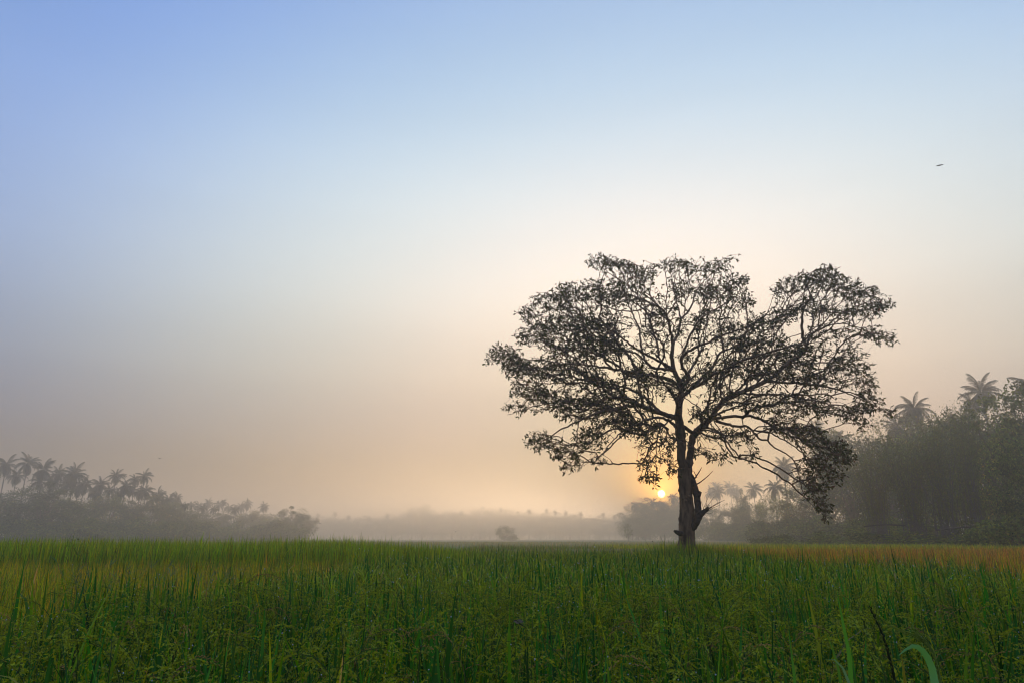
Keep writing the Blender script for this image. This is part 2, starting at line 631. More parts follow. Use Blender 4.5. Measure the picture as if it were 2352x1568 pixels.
def sel(y0, y1, dens, zn, **k):
    x, y = wedge(y0, y1, dens, **k)
    z = zone(x, y) == zn
    return x[z], y[z]


# left: yellowing rice beyond the field boundary
x, y = sel(2.4, 14.6, 210, 'B')
n = len(x)
near = np.clip((9 - y) / 4, 0, 1)
c = mixc(n, (LIME, 2.2), (YELLOW, 0.5), (DARKGREEN, 0.4), (ORANGE, 0.15), (BRIGHT, 0.9))
c2 = mixc(n, (LIME, 2.0), (YELLOW, 0.45), (ORANGE, 0.14), (STRAW, 0.2), (DARKGREEN, 0.9))
c = np.where((rng.uniform(size=n) < near)[:, None], c, c2)
field('yellow_rice', x, y, rng.normal(0.95, 0.09, n) + 0.05 * noise1(x + y), rng.uniform(0.35, 0.6, n), rng.uniform(0.006, 0.012, n) * (1 + 0.03 * y), 3, c,
      'yellowing green and orange rice left of the field boundary', lean=11, curl=28, tipc=c * np.array([1.35, 1.0, 0.8]), cat='rice')

# left: a tall bright green strip on a low bank
bx = np.linspace(-24, -0.4, 60)
bh = np.interp(bx, [-24, -3.5, -1.6, -0.4], [0.5, 0.5, 0.36, 0.05])
V = np.concatenate([np.c_[bx, np.full(60, 13.9), bh * 0], np.c_[bx, np.full(60, 14.5), bh], np.c_[bx, np.full(60, 20.0), bh], np.c_[bx, np.full(60, 21), bh * 0]])
F = []
for r in range(3):
    for i in range(59):
        a = r * 60 + i
        F += [(a, a + 1, a + 61), (a, a + 61, a + 60)]
add('bank', mesh('bank', V, F, M_MUD), kind='structure')
n = 26000
x = rng.uniform(-23, -0.5, n)
y = rng.uniform(14.3, 20.2, n)
k = (x > -0.73 * y - 2)
x, y = x[k], y[k]
n = len(x)
hb = np.interp(x, [-24, -3.5, -1.6, -0.4], [0.5, 0.5, 0.36, 0.05])
hz = hb + 0.86 + 0.05 * noise1(x * 1.5, 2) + rng.normal(0, 0.07, n)
c = mixc(n, ((0.24, 0.34, 0.012), 1.5), (LIME, 1.2), (BRIGHT, 0.6))
field('tall_grass', x, y, hz, rng.uniform(0.45, 0.75, n), rng.uniform(0.011, 0.02, n), 3, c, 'tall bright green grass strip along the left horizon', lean=9, curl=22)

# right: ripe orange rice
x, y = sel(7.0, 30, 95, 'D')
n = len(x)
f = np.clip((x - 7) / 8, 0, 1)
c = np.where((rng.uniform(size=n) < 0.25 + 0.5 * f)[:, None], mixc(n, (RUST, 2.0), (ORANGE, 0.7), (STRAW, 0.3)), mixc(n, (ORANGE, 1), (YELLOW, 0.8), (LIME, 0.6), (DARKGREEN, 0.25)))
edge = np.clip((x - XR) / 1.2, 0, 1)
c = np.where((rng.uniform(size=n) > edge * 0.85 + 0.15)[:, None], mixc(n, (BRIGHT, 1), (DARKGREEN, 1)), c)
field('ripe_rice', x, y, rng.normal(1.04, 0.07, n), rng.uniform(0.4, 0.6, n), rng.uniform(0.012, 0.02, n) * (1 + 0.015 * y), 2, c,
      'ripe orange and rust coloured rice in the right field', lean=8, curl=20, cat='rice')
x, y = sel(30, 52, 26, 'D')
n = len(x)
c = mixc(n, (LIME, 1.5), (YELLOW, 0.6), (BRIGHT, 0.5))
field('pale_rice', x, y, rng.normal(1.05, 0.06, n), rng.uniform(0.35, 0.5, n), rng.uniform(0.03, 0.045, n), 2, c, 'pale yellow green rice strip before the right wood', cat='rice')

# beyond the tree: dull olive and reddish rice fading into the mist
x, y = sel(23, 48, 34, 'E')
n = len(x)
c = mixc(n, ((0.22, 0.24, 0.03), 1.2), ((0.14, 0.22, 0.015), 0.9), ((0.40, 0.25, 0.07), 0.7))
field('olive_rice', x, y, rng.normal(1.0, 0.07, n), rng.uniform(0.4, 0.55, n), rng.uniform(0.022, 0.035, n), 2, c, 'dull olive rice behind the lone tree', cat='rice')
x, y = wedge(48, 120, 5)
n = len(x)
c = mixc(n, ((0.26, 0.27, 0.05), 1), ((0.46, 0.29, 0.10), 1), ((0.36, 0.31, 0.08), 1))
field('misty_rice', x, y, rng.normal(1.0, 0.06, n), rng.uniform(0.3, 0.45, n), rng.uniform(0.06, 0.1, n), 1, c, 'misty brown green rice towards the far trees', cat='rice')
# the closed canopy of the fields seen edge on, past the single blades
gx = np.linspace(-700, 700, 90)
gy = np.concatenate([np.linspace(26, 120, 40), np.linspace(130, 900, 30)])
GX, GY = np.meshgrid(gx, gy, indexing='ij')
GZ = 0.80 + 0.05 * rng.normal(size=GX.shape)
GZ[:, 0] = 0.02
nx, ny = GX.shape
i, j = np.meshgrid(np.arange(nx - 1), np.arange(ny - 1), indexing='ij')
a = (i * ny + j).ravel()
F = np.concatenate([np.c_[a, a + ny, a + ny + 1], np.c_[a, a + ny + 1, a + 1]])
add('rice_canopy', mesh('rice_canopy', np.c_[GX.ravel(), GY.ravel(), GZ.ravel()], F, M_CANOPY), label='closed canopy of the distant rice fields', cat='rice', kind='stuff')


# ------------------------------------------------------------------ the lone tree
TY = 21.0
PXM = TY * 1.02 / 1568                      # metres per photograph pixel at the tree
tree = add('tree', None, loc=at(1578, 1236, TY) * np.array([1, 1, 0]), label='lone spreading tree with dark open crown in the rice field', cat='tree')
T0 = np.array(tree.location)


def W(pts):
    """(px, py, metres nearer or farther than the trunk, radius px) -> world point + radius in metres"""
    return np.array([np.r_[at(p[0], p[1], TY + p[2]), p[3] * PXM] for p in pts])


# each limb: points in the photograph, depth beside the trunk, radius in pixels
TRUNK = [(1578, 1330, 0, 25), (1578, 1290, 0, 22), (1578, 1262, 0, 19.5), (1577.5, 1240, 0, 17.3), (1577, 1215, 0, 16.3), (1577, 1190, 0, 15.5), (1577.5, 1163, 0, 14.5), (1575, 1130, 0, 14), (1574, 1100, 0, 15), (1573, 1075, 0, 15)]
LIMBS = [
    # the two stems
    [(1572, 1085, 0, 12), (1567, 1060, -.05, 10.5), (1565, 1026, -.1, 10.5), (1563, 993, -.1, 11), (1560, 970, -.1, 10), (1558, 944, -.1, 8.5), (1563, 915, 0, 7.5), (1567, 888, .1, 7)],
    [(1577, 1085, 0, 11), (1583, 1060, .1, 8.5), (1587, 1026, .2, 8), (1594, 998, .3, 8.5), (1611, 979, .4, 8), (1633, 960, .4, 7.2), (1660, 922, .5, 6.5), (1699, 902, .7, 6), (1742, 883, .8, 5.6), (1781, 862, .9, 5.2), (1798, 843, .9, 5), (1817, 829, .8, 4.8), (1841, 814, .7, 4.4), (1853, 798, .5, 4.2), (1846, 781, .4, 3.8), (1842, 748, .2, 3.2), (1843, 724, 0, 2.8), (1853, 698, -.2, 2.3), (1876, 681, -.4, 1.6), (1893, 650, -.5, 1)],
    [(1594, 997, .3, 6), (1580, 985, .1, 5.5), (1566, 978, 0, 6)],
    # left limbs
    [(1561, 968, -.1, 8), (1549, 957, -.2, 7.5), (1519, 949, -.5, 6.6), (1489, 938, -.9, 6), (1462, 931, -1.2, 5.2), (1434, 933, -1.5, 4.6), (1407, 939, -1.8, 3.8), (1370, 948, -2.1, 3), (1330, 965, -2.4, 2.2), (1290, 985, -2.6, 1.7), (1256, 1007, -2.7, 1.2), (1228, 1016, -2.8, .8)],
    [(1558, 985, 0, 5), (1540, 968, -.8, 4.2), (1515, 958, -1.6, 3.4), (1480, 965, -2.2, 2.6), (1440, 985, -2.6, 2), (1405, 1012, -2.8, 1.4), (1385, 1045, -2.9, 1)],
    [(1566, 893, .1, 6.4), (1545, 875, .5, 5.6), (1505, 862, 1, 5), (1462, 858, 1.5, 4.6), (1424, 850, 1.8, 4.2), (1376, 842, 2, 3.5), (1329, 835, 2.1, 2.9), (1286, 835, 2.1, 2.4), (1253, 827, 2.1, 2), (1205, 826, 2, 1.3), (1160, 815, 1.9, .9)],
    [(1407, 846, 1.9, 3.6), (1391, 831, 1.6, 3.2), (1385, 808, 1.3, 2.8), (1382, 784, 1, 2.4), (1372, 750, .6, 1.8), (1350, 715, .3, 1.2), (1320, 690, 0, .8)],
    [(1489, 938, -.9, 4.2), (1440, 915, -1.6, 3.6), (1390, 915, -2, 3), (1338, 941, -2.2, 2.4), (1310, 922, -2.2, 2.2), (1283, 920, -2.2, 2), (1242, 929, -2.2, 1.5), (1201, 941, -2.2, 1.1), (1165, 952, -2.2, .7)],
    [(1519, 949, -.5, 4.4), (1470, 905, .6, 4), (1420, 885, 1.4, 3.4), (1360, 880, 2, 2.8), (1300, 878, 2.4, 2.1), (1240, 880, 2.7, 1.4), (1190, 870, 2.9, .9)],
    # up through the middle
    [(1567, 888, .1, 7), (1558, 870, 0, 6.8), (1550, 855, -.1, 6.6), (1543, 826, -.2, 6), (1545, 791, -.3, 5.2), (1543, 772, -.5, 4.4), (1536, 746, -.8, 3.8), (1531, 726, -1, 3.5), (1520, 710, -1.2, 3.1), (1496, 698, -1.4, 2.8), (1460, 681, -1.7, 2.3), (1436, 672, -1.9, 1.9), (1424, 645, -2, 1.5), (1401, 629, -2.1, 1), (1372, 606, -2.2, .7)],
    [(1545, 792, -.3, 4.4), (1557, 767, 0, 4), (1564, 736, .3, 3.4), (1577, 719, .5, 3), (1591, 698, .7, 2.6), (1596, 676, .9, 2.2), (1612, 652, 1, 1.8), (1634, 629, 1.1, 1.4), (1650, 614, 1.1, 1), (1680, 592, 1.1, .6)],
    [(1564, 736, .3, 2.6), (1556, 700, .7, 2.1), (1548, 665, 1, 1.6), (1552, 630, 1.2, 1), (1560, 600, 1.3, .7)],
    [(1545, 850, 0, 5), (1520, 847, .6, 4.6), (1496, 843, 1, 4.4), (1481, 824, 1.2, 4), (1472, 795, 1.3, 3.4), (1469, 760, 1.4, 2.9), (1455, 725, 1.5, 2.4), (1440, 690, 1.6, 1.8), (1425, 655, 1.6, 1.2), (1410, 625, 1.6, .8)],
    [(1481, 826, 1.2, 3.4), (1458, 810, .9, 3), (1422, 803, .4, 2.6), (1389, 781, -.2, 2.2), (1350, 765, -.8, 1.7), (1310, 745, -1.2, 1.3), (1265, 730, -1.5, 1), (1225, 722, -1.7, .7)],
    [(1531, 726, -1, 2.4), (1500, 720, -.4, 2.1), (1470, 690, 0, 1.7), (1450, 640, .3, 1.2), (1440, 612, .4, .8)],
    [(1496, 698, -1.4, 2.2), (1470, 712, -2, 2), (1430, 715, -2.6, 1.6), (1380, 700, -3, 1.2), (1330, 672, -3.2, .8)],
    [(1548, 850, -.1, 4.6), (1530, 838, -1, 4), (1500, 822, -1.8, 3.4), (1460, 800, -2.5, 2.8), (1420, 770, -3, 2.2), (1370, 740, -3.4, 1.6), (1320, 735, -3.6, 1)],
    # right of the middle
    [(1567, 888, .1, 6), (1582, 866, 0, 5.4), (1568, 843, -.3, 4.8), (1565, 822, -.5, 4.6), (1580, 808, -.8, 4.2), (1603, 795, -1.1, 3.8), (1627, 786, -1.4, 3.3), (1674, 765, -1.9, 2.6), (1715, 752, -2.3, 2), (1750, 728, -2.5, 1.3), (1785, 700, -2.6, .8)],
    [(1565, 822, -.5, 3.6), (1575, 795, -.6, 3.2), (1588, 765, -.8, 3), (1601, 742, -.9, 2.7), (1622, 722, -1, 2.4), (1657, 703, -1.2, 1.8), (1690, 680, -1.4, 1.2), (1710, 650, -1.5, .7)],
    [(1563, 915, 0, 6), (1585, 893, .4, 5.4), (1604, 874, .8, 5), (1631, 850, 1.2, 4.4), (1650, 816, 1.5, 3.9), (1658, 806, 1.6, 3.4), (1686, 798, 1.8, 3), (1730, 790, 2.1, 2.4), (1775, 770, 2.4, 1.8), (1805, 735, 2.5, 1.2), (1820, 690, 2.5, .8)],
    [(1585, 893, .4, 5), (1612, 880, -.2, 4.6), (1642, 857, -.8, 4.2), (1669, 852, -1.2, 4), (1686, 836, -1.6, 3.6), (1730, 820, -2.2, 3), (1780, 805, -2.7, 2.4), (1840, 790, -3.1, 1.7), (1890, 785, -3.3, 1)],
    [(1855, 792, .5, 3.2), (1858, 778, .5, 3), (1872, 762, .4, 2.8), (1896, 750, .2, 2.5), (1922, 729, 0, 2.1), (1950, 712, -.2, 1.7), (1984, 698, -.3, 1.2), (2025, 700, -.4, .8)],
    [(1896, 750, .2, 2), (1924, 743, .5, 1.8), (1950, 746, .7, 1.6), (1980, 755, .8, 1.3), (2007, 765, .9, 1), (2043, 779, .9, .6)],
    [(1760, 874, .8, 4.6), (1817, 879, 1, 4), (1853, 881, 1.1, 3.6), (1900, 888, 1.1, 2.9), (1948, 903, 1.1, 2.2), (1990, 922, 1.1, 1.5), (2030, 944, 1, .8)],
    [(1817, 829, .8, 3.2), (1860, 835, 1.5, 2.6), (1905, 832, 2, 2), (1950, 838, 2.3, 1.4), (1995, 860, 2.4, .8)],
    [(1633, 962, .4, 5), (1674, 956, .1, 4.4), (1704, 955, -.2, 4), (1742, 960, -.6, 3.5), (1776, 979, -1, 3), (1806, 996, -1.3, 2.6), (1840, 1007, -1.6, 2.1), (1885, 1025, -1.8, 1.5), (1925, 1045, -2, .9)],
    [(1645, 966, .4, 4.6), (1688, 978, .9, 3.8), (1715, 978, 1.1, 3.5), (1729, 988, 1.2, 3.2), (1745, 1007, 1.3, 2.9), (1764, 1011, 1.4, 2.7), (1778, 1026, 1.4, 2.3), (1798, 1037, 1.5, 2.1), (1819, 1050, 1.5, 1.9), (1828, 1066, 1.5, 1.7), (1836, 1095, 1.5, 1.4), (1845, 1128, 1.4, 1.2), (1872, 1152, 1.4, .9), (1896, 1185, 1.3, .6)],
    [(1729, 988, 1.2, 2.6), (1770, 995, .6, 2.2), (1810, 1015, .2, 1.9), (1850, 1045, -.2, 1.5), (1880, 1085, -.4, 1.1), (1900, 1120, -.5, .7)],
    [(1699, 902, .7, 4), (1740, 905, -.4, 3.4), (1790, 905, -1.4, 2.8), (1840, 915, -2.2, 2.2), (1890, 925, -2.7, 1.5), (1945, 945, -3, .8)],
    [(1660, 925, .5, 4), (1690, 900, 1.6, 3.4), (1730, 868, 2.5, 2.8), (1790, 850, 3.2, 2.1), (1850, 850, 3.6, 1.4), (1900, 870, 3.8, .8)],
    # towards and away from the viewer
    [(1562, 950, -.1, 5), (1555, 925, -1.4, 4.2), (1545, 905, -2.6, 3.4), (1530, 885, -3.6, 2.4), (1510, 860, -4.2, 1.4)],
    [(1560, 880, 0, 4.6), (1585, 850, 1.6, 3.8), (1605, 815, 2.8, 3), (1620, 770, 3.7, 2), (1625, 720, 4.2, 1.1)],
    [(1600, 990, .3, 4.2), (1625, 965, -1.2, 3.4), (1660, 945, -2.4, 2.6), (1700, 930, -3.3, 1.6), (1740, 920, -3.8, .9)],
    # hanging sprays
    [(1550, 958, -.2, 2.6), (1530, 970, -.5, 2.2), (1512, 1000, -.7, 1.8), (1506, 1040, -.8, 1.4), (1508, 1080, -.8, 1), (1504, 1114, -.8, .6)],
    [(1535, 985, 0, 1.8), (1532, 1010, 0, 1.4), (1542, 1045, 0, 1), (1550, 1075, 0, .6)],
    [(1330, 965, -2.4, 1.6), (1325, 1005, -2.5, 1.2), (1315, 1040, -2.5, .9), (1298, 1075, -2.5, .6)],
    [(1640, 966, .4, 1.8), (1655, 990, .5, 1.4), (1668, 1020, .6, 1.1), (1660, 1045, .6, .8), (1650, 1062, .6, .5)],
    [(1704, 960, 0, 1.6), (1712, 995, .1, 1.2), (1720, 1030, .1, .9), (1732, 1062, .1, .5)],
]
sk_pos, sk_rad, sk_par, sk_len, sk_dir = [], [], [], [], []


def skeleton(S):
    """adds a limb's nodes to the growing skeleton"""
    P = S[:, :3]
    if sk_pos:
        d = np.linalg.norm(np.array(sk_pos) - P[0], axis=1)
        par = int(d.argmin())
        l0 = sk_len[par]
    else:
        par, l0 = -1, 0.0
    for i in range(len(P)):
        sk_par.append(par)
        l0 += 0 if i == 0 else float(np.linalg.norm(P[i] - P[i - 1]))
        sk_pos.append(P[i])
        sk_rad.append(S[i, 3])
        sk_len.append(l0)
        par = len(sk_pos) - 1


def bark_tube(S, sides, lump):
    n = len(S)
    r = S[:, 3] * (1 + lump * rng.normal(size=n).cumsum() / max(4, n) ** 0.5 * 0.6)
    return tube(S[:, :3], np.clip(r, S[:, 3] * 0.82, S[:, 3] * 1.2), sides, rough=lump)


def part(name, A, mat, smooth=True, parent=None, kind=None):
    me = A.mesh(name, mat, smooth)
    me.transform(Matrix.Translation(-Vector(T0)))
    return add(name, me, parent or tree, kind=kind)


S = spline(W(TRUNK), 0.06)
A = Acc()
# the bole flares, bulges and leans a little
A.put(*bark_tube(S, 18, 0.035))
for k in range(26):                          # knots and burrs on the bole
    q = S[rng.integers(8, len(S) - 4)]
    a = rng.uniform(0, 2 * PI)
    d = np.array([math.cos(a), math.sin(a), 0.0])
    p = q[:3] + d * q[3] * 0.8
    A.put(*tube(np.array([p, p + d * 0.05, p + d * 0.075]), [0.07, 0.055, 0.015], 7, 0.15))
trunk_o = part('trunk', A, M_BARK)
skeleton(S)
for i, l in enumerate(LIMBS):
    S = spline(W(l), 0.09)
    S[:, 3] *= 0.78 if i > 1 else 0.95
    S[1:-1, :3] += rng.normal(0, 0.012, (len(S) - 2, 3))
    A = Acc()
    A.put(*bark_tube(S, 12 if S[0, 3] > 0.07 else 7, 0.03))
    part('branch', A, M_BARK)
    skeleton(S)

# dead wood on the right side of the bole and the stub on its left
A = Acc()
A.put(*bark_tube(spline(W([(1590, 1204, -.1, 9), (1600, 1192, -.15, 8.5), (1603, 1170, -.2, 7.5), (1602, 1150, -.2, 7.2), (1598, 1128, -.2, 7.2), (1594, 1112, -.15, 6.8), (1590, 1098, -.1, 6), (1583, 1088, -.05, 6)]), 0.05), 10, 0.06))
A.put(*bark_tube(spline(W([(1601, 1145, -.2, 6), (1605, 1136, -.25, 5), (1608.5, 1128, -.3, 3)]), 0.04), 7, 0.08))
dead = part('dead_stem', A, M_DEADWOOD)
dead['label'] = 'dead broken stem fused to the right of the trunk'
A = Acc()
A.put(*bark_tube(spline(W([(1588, 1214, -.1, 8), (1599, 1200, -.25, 7.5), (1606, 1185, -.35, 6.5), (1616, 1175, -.45, 5), (1628, 1165, -.55, 3)]), 0.05), 9, 0.07))
for px, py in [(1665, 1147), (1650, 1152), (1640, 1140), (1630, 1133), (1622, 1139), (1655, 1158), (1637, 1176), (1660, 1149), (1611, 1150)]:
    s0 = (1610 + rng.uniform(0, 12), 1178 - rng.uniform(0, 8))
    mid = ((s0[0] + px) / 2 + rng.normal(0, 2), (s0[1] + py) / 2 + rng.normal(0, 2) + 1)
    A.put(*tube(spline(W([(s0[0], s0[1], -.45, .9), (mid[0], mid[1], -.6, .7), (px, py, -.8, .4)]), 0.06)[:, :3], np.linspace(0.008, 0.0035, len(spline(W([(s0[0], s0[1], -.45, .9), (mid[0], mid[1], -.6, .7), (px, py, -.8, .4)]), 0.06))), 4))
db = part('dead_branch', A, M_DEADWOOD)
db['label'] = 'bare dead branch with fanned twigs right of the trunk'
for pts in ([(1592, 1104, -.1, 2), (1598, 1094, -.2, 1.5), (1605, 1084, -.2, 1.1), (1612, 1072, -.25, .5)], [(1596, 1112, -.1, 1.7), (1604, 1109, -.2, 1.4), (1618, 1099, -.3, 1), (1630, 1088, -.3, .7), (1638, 1080, -.35, .4)], [(1601, 1096, -.2, 1.2), (1596, 1086, -.2, .8), (1593, 1080, -.2, .5)]):
    A = Acc()
    A.put(*bark_tube(spline(W(pts), 0.05), 6, 0.05))
    part('dead_branch', A, M_DEADWOOD)
A = Acc()
A.put(*bark_tube(spline(W([(1568, 1224, -.2, 5), (1560, 1223.5, -.3, 5), (1554, 1221, -.4, 4.5), (1549, 1218, -.45, 2.6)]), 0.03), 9, 0.06))
part('branch_stub', A, M_DEADWOOD)

# crown: where the leafy sprays are (px, py, half width, half height, number)
LOBES = [(1375, 602, 38, 16, 46), (1420, 618, 45, 24, 70), (1475, 622, 38, 24, 56), (1545, 612, 40, 20, 40), (1590, 608, 38, 18, 40), (1640, 612, 42, 22, 42), (1685, 592, 18, 10, 8),
         (1310, 672, 45, 24, 80), (1262, 690, 42, 24, 70), (1212, 716, 28, 20, 36), (1385, 675, 58, 40, 130), (1455, 670, 50, 40, 90), (1295, 738, 80, 42, 200), (1380, 748, 66, 48, 160), (1225, 772, 46, 26, 80),
         (1330, 796, 90, 32, 200), (1405, 800, 50, 30, 80), (1160, 814, 42, 22, 80), (1124, 828, 12, 8, 8), (1190, 848, 42, 24, 80), (1255, 848, 60, 34, 110), (1330, 860, 70, 34, 120), (1210, 896, 44, 28, 70), (1182, 938, 30, 14, 30),
         (1265, 915, 66, 36, 110), (1330, 940, 60, 34, 110), (1390, 900, 60, 40, 110), (1400, 955, 50, 36, 100), (1240, 1004, 32, 16, 30), (1212, 1018, 12, 8, 10), (1255, 1022, 36, 16, 36), (1300, 1040, 34, 26, 50), (1298, 1078, 14, 9, 14),
         (1322, 1066, 20, 12, 16), (1352, 1008, 44, 36, 80), (1376, 1058, 18, 12, 18), (1440, 975, 40, 30, 60), (1470, 930, 50, 30, 60), (1480, 1010, 26, 30, 40), (1490, 1062, 26, 26, 36), (1532, 1030, 20, 40, 40), (1545, 1075, 16, 24, 26), (1492, 1100, 22, 11, 26), (1466, 1100, 14, 8, 8), (1503, 1116, 7, 6, 6),
         (1545, 885, 46, 34, 70), (1480, 870, 50, 30, 70), (1455, 850, 50, 24, 50), (1520, 700, 60, 50, 60), (1490, 750, 44, 40, 46), (1530, 770, 36, 36, 22), (1500, 800, 40, 30, 26), (1580, 740, 44, 36, 30), (1580, 660, 60, 34, 60), (1640, 670, 52, 36, 80), (1692, 652, 30, 28, 56), (1700, 690, 32, 26, 46), (1640, 735, 56, 36, 70), (1600, 800, 60, 40, 50), (1690, 765, 60, 34, 90), (1735, 740, 36, 22, 40),
         (1832, 652, 44, 24, 70), (1790, 668, 22, 16, 26), (1880, 636, 48, 24, 80), (1905, 618, 26, 12, 24), (1932, 656, 46, 28, 80), (1982, 678, 42, 24, 70), (2030, 700, 26, 18, 36), (1990, 716, 40, 22, 50), (1940, 715, 40, 24, 50), (1880, 700, 46, 34, 70), (1820, 710, 40, 34, 60), (1775, 740, 40, 26, 50), (2022, 768, 34, 20, 50), (2048, 786, 12, 8, 12), (1960, 772, 50, 28, 44), (1890, 765, 40, 30, 40),
         (1745, 795, 90, 36, 170), (1845, 815, 66, 36, 110), (1940, 830, 54, 36, 90), (1990, 870, 26, 40, 60), (1700, 845, 90, 32, 130), (1800, 855, 90, 32, 120), (1900, 875, 70, 32, 100), (1625, 862, 70, 32, 80), (1995, 922, 34, 28, 60), (2040, 946, 20, 10, 16), (1960, 950, 40, 28, 60), (1985, 980, 16, 12, 12), (1890, 930, 60, 32, 80), (1820, 925, 66, 32, 80), (1740, 920, 66, 34, 70), (1660, 910, 50, 34, 60),
         (1800, 970, 50, 26, 60), (1850, 1000, 46, 34, 100), (1905, 1030, 44, 34, 100), (1940, 1052, 26, 20, 40), (1870, 1075, 44, 34, 90), (1922, 1100, 22, 24, 40), (1875, 1125, 26, 24, 50), (1892, 1160, 18, 20, 36), (1899, 1186, 9, 10, 12), (1855, 1130, 10, 20, 16),
         (1660, 1000, 34, 22, 40), (1705, 1005, 30, 24, 34), (1728, 1045, 14, 20, 22), (1650, 1045, 30, 18, 26), (1688, 1052, 12, 12, 10), (1605, 1035, 16, 18, 16), (1612, 1000, 20, 20, 20), (1620, 950, 40, 26, 40), (1560, 1000, 24, 20, 16), (1500, 985, 30, 22, 30)]
att, cen, own_c = [], [], []
for cx, cy, rx, ry, n in LOBES:
    n = int(n * 2.7)
    dmax = 3.9 * math.sqrt(max(0.06, 1 - ((cx - 1585) / 500) ** 2))
    low = np.clip((cy - 950) / 200, 0, 1)
    dmax *= 1 - 0.45 * low
    k = max(3, n // 6)
    # several sprays at different depths make up one spot of the outline
    for j in range(k):
        while True:
            sx, sy = rng.uniform(-.8, .8, 2)
            if sx * sx + sy * sy < .62:
                break
        sd = rng.uniform(-dmax, dmax)
        cen.append(at(cx + sx * rx, cy + sy * ry, TY + sd))
        m = n // k
        # each spray is a flat fan, wider than high, drawn out along the limb
        o3 = rng.normal(size=(m, 3)) * np.array([0.24, 0.28, 0.10])
        for v in o3:
            p = cen[-1] + v
            qx, qy = pix(p)
            if ((qx - cx) / (rx + 4)) ** 2 + ((qy - cy) / (ry + 5)) ** 2 > 1:
                continue
            att.append(p)
            own_c.append(len(cen) - 1)
att, cen = np.array(att), np.array(cen)
N0 = len(sk_pos)
cap = N0 + len(att) * 9 + len(cen) * 20 + 10
POS = np.empty((cap, 3))
POS[:N0] = sk_pos
LEN = np.empty(cap)
LEN[:N0] = sk_len
PAR = np.full(cap, -1)
PAR[:N0] = sk_par
rad0 = np.array(sk_rad)
LEN[:N0][rad0 > 0.085] = 1e6                 # no twigs straight out of the thick wood
nn = N0
FORK = np.array(at(1575, 985, TY))


def grow(p, bf, step, maxn, wob):
    """joins the point p to the tree by a slightly bent twig"""
    global nn
    d = np.linalg.norm(POS[:nn] - p, axis=1)
    b = int(np.argmin(d + bf * LEN[:nn]))
    q = POS[b].copy()
    dist = d[b]
    if dist < 0.03:
        return b
    m = int(min(maxn, max(1, round(dist / step))))
    side = unit(np.cross(p - q, rng.normal(size=3)))
    arch = rng.normal(0, 0.07) * dist
    prev = b
    for i in range(1, m + 1):
        t = i / m
        x = q + (p - q) * t + side * arch * math.sin(PI * t) + np.array([0, 0, 0.07 * dist * math.sin(PI * t)]) + (rng.normal(0, wob, 3) if i < m else 0)
        POS[nn] = x
        PAR[nn] = prev
        LEN[nn] = (LEN[prev] if LEN[prev] < 1e5 else 8.0) + np.linalg.norm(x - POS[prev])
        prev = nn
        nn += 1
    return prev


d0 = np.linalg.norm(cen - FORK, axis=1)
for ci in np.argsort(d0):
    grow(cen[ci], 0.42, 0.16, 16, 0.02)
d0 = np.linalg.norm(att - FORK, axis=1)
tips = []
for ai in np.argsort(d0 + rng.normal(0, 0.1, len(att))):
    tips.append(grow(att[ai], 0.22, 0.12, 6, 0.012))
tips = np.unique(np.array(tips))
tips = tips[tips >= N0]
# twig thickness grows with what the twig carries
cnt = np.zeros(nn)
cnt[tips] = 1
for i in range(nn - 1, N0 - 1, -1):
    if PAR[i] >= N0:
        cnt[PAR[i]] += cnt[i]
tr = 0.0038 * np.maximum(cnt, 1) ** 0.40
tr = np.minimum(tr, 0.045)
e1 = np.arange(N0, nn)
e0 = PAR[e1]
p0, p1 = POS[e0], POS[e1]
r1 = tr[e1]
r0 = np.where(e0 >= N0, tr[e0], r1 * 1.1)
T = unit(p1 - p0)
a = unit(np.cross(T, np.where(np.abs(T[:, 2:3]) < 0.9, np.array([[0, 0, 1.0]]), np.array([[1.0, 0, 0]]))))
b = np.cross(T, a)
V = np.empty((len(e1), 6, 3))
for k in range(3):
    w = 2 * PI * k / 3
    d = math.cos(w) * a + math.sin(w) * b
    V[:, k] = p0 + d * r0[:, None]
    V[:, 3 + k] = p1 + d * r1[:, None]
F = np.array([(0, 1, 4), (0, 4, 3), (1, 2, 5), (1, 5, 4), (2, 0, 3), (2, 3, 5)])
A = Acc()
A.put(V.reshape(-1, 3), (F[None] + (np.arange(len(e1)) * 6)[:, None, None]).reshape(-1, 3))
part('twigs', A, M_BARK, True, kind='stuff')

# leaves: hanging clusters on the last twigs
LP, LD, LS = [], [], []
for ti in tips:
    node = ti
    pr = PAR[ti]
    tw = unit(POS[ti] - POS[pr])
    m = rng.poisson(2.6) if rng.uniform() > 0.12 else 0
    dense = 1.0
    for j in range(m):
        f = rng.uniform(0, 1.0) ** 1.5
        base = POS[ti] * (1 - f) + POS[pr] * f
        if f > 0.7 and PAR[pr] >= 0:
            base = POS[pr]
        d = tw * 0.7 + rng.normal(size=3) * 0.75 + np.array([0, 0, -0.45])
        LP.append(base)
        LD.append(unit(d))
        LS.append(rng.uniform(0.45, 1.15))
LP, LD, LS = np.array(LP), np.array(LD), np.array(LS)
nl = len(LP)
nrm = unit(np.cross(LD, rng.normal(size=(nl, 3))))
sid = np.cross(LD, nrm)
LEAF = np.array([(0, 0, 0), (0.045, 0.021, -0.006), (0.085, 0.020, -0.005), (0.125, 0, 0.004), (0.085, -0.020, -0.005), (0.045, -0.021, -0.006), (0.06, 0, 0.006)])
LF = np.array([(0, 1, 6), (1, 2, 6), (2, 3, 6), (3, 4, 6), (4, 5, 6), (5, 0, 6)])
lc = mixc(nl, ((0.055, 0.058, 0.010), 3), ((0.075, 0.078, 0.012), 1.5), ((0.09, 0.075, 0.02), 0.25), ((0.13, 0.045, 0.02), 0.12))
order = np.argsort(LP[:, 1] + rng.normal(0, 1.5, nl))         # the nearest sprays first
own = order[:300]
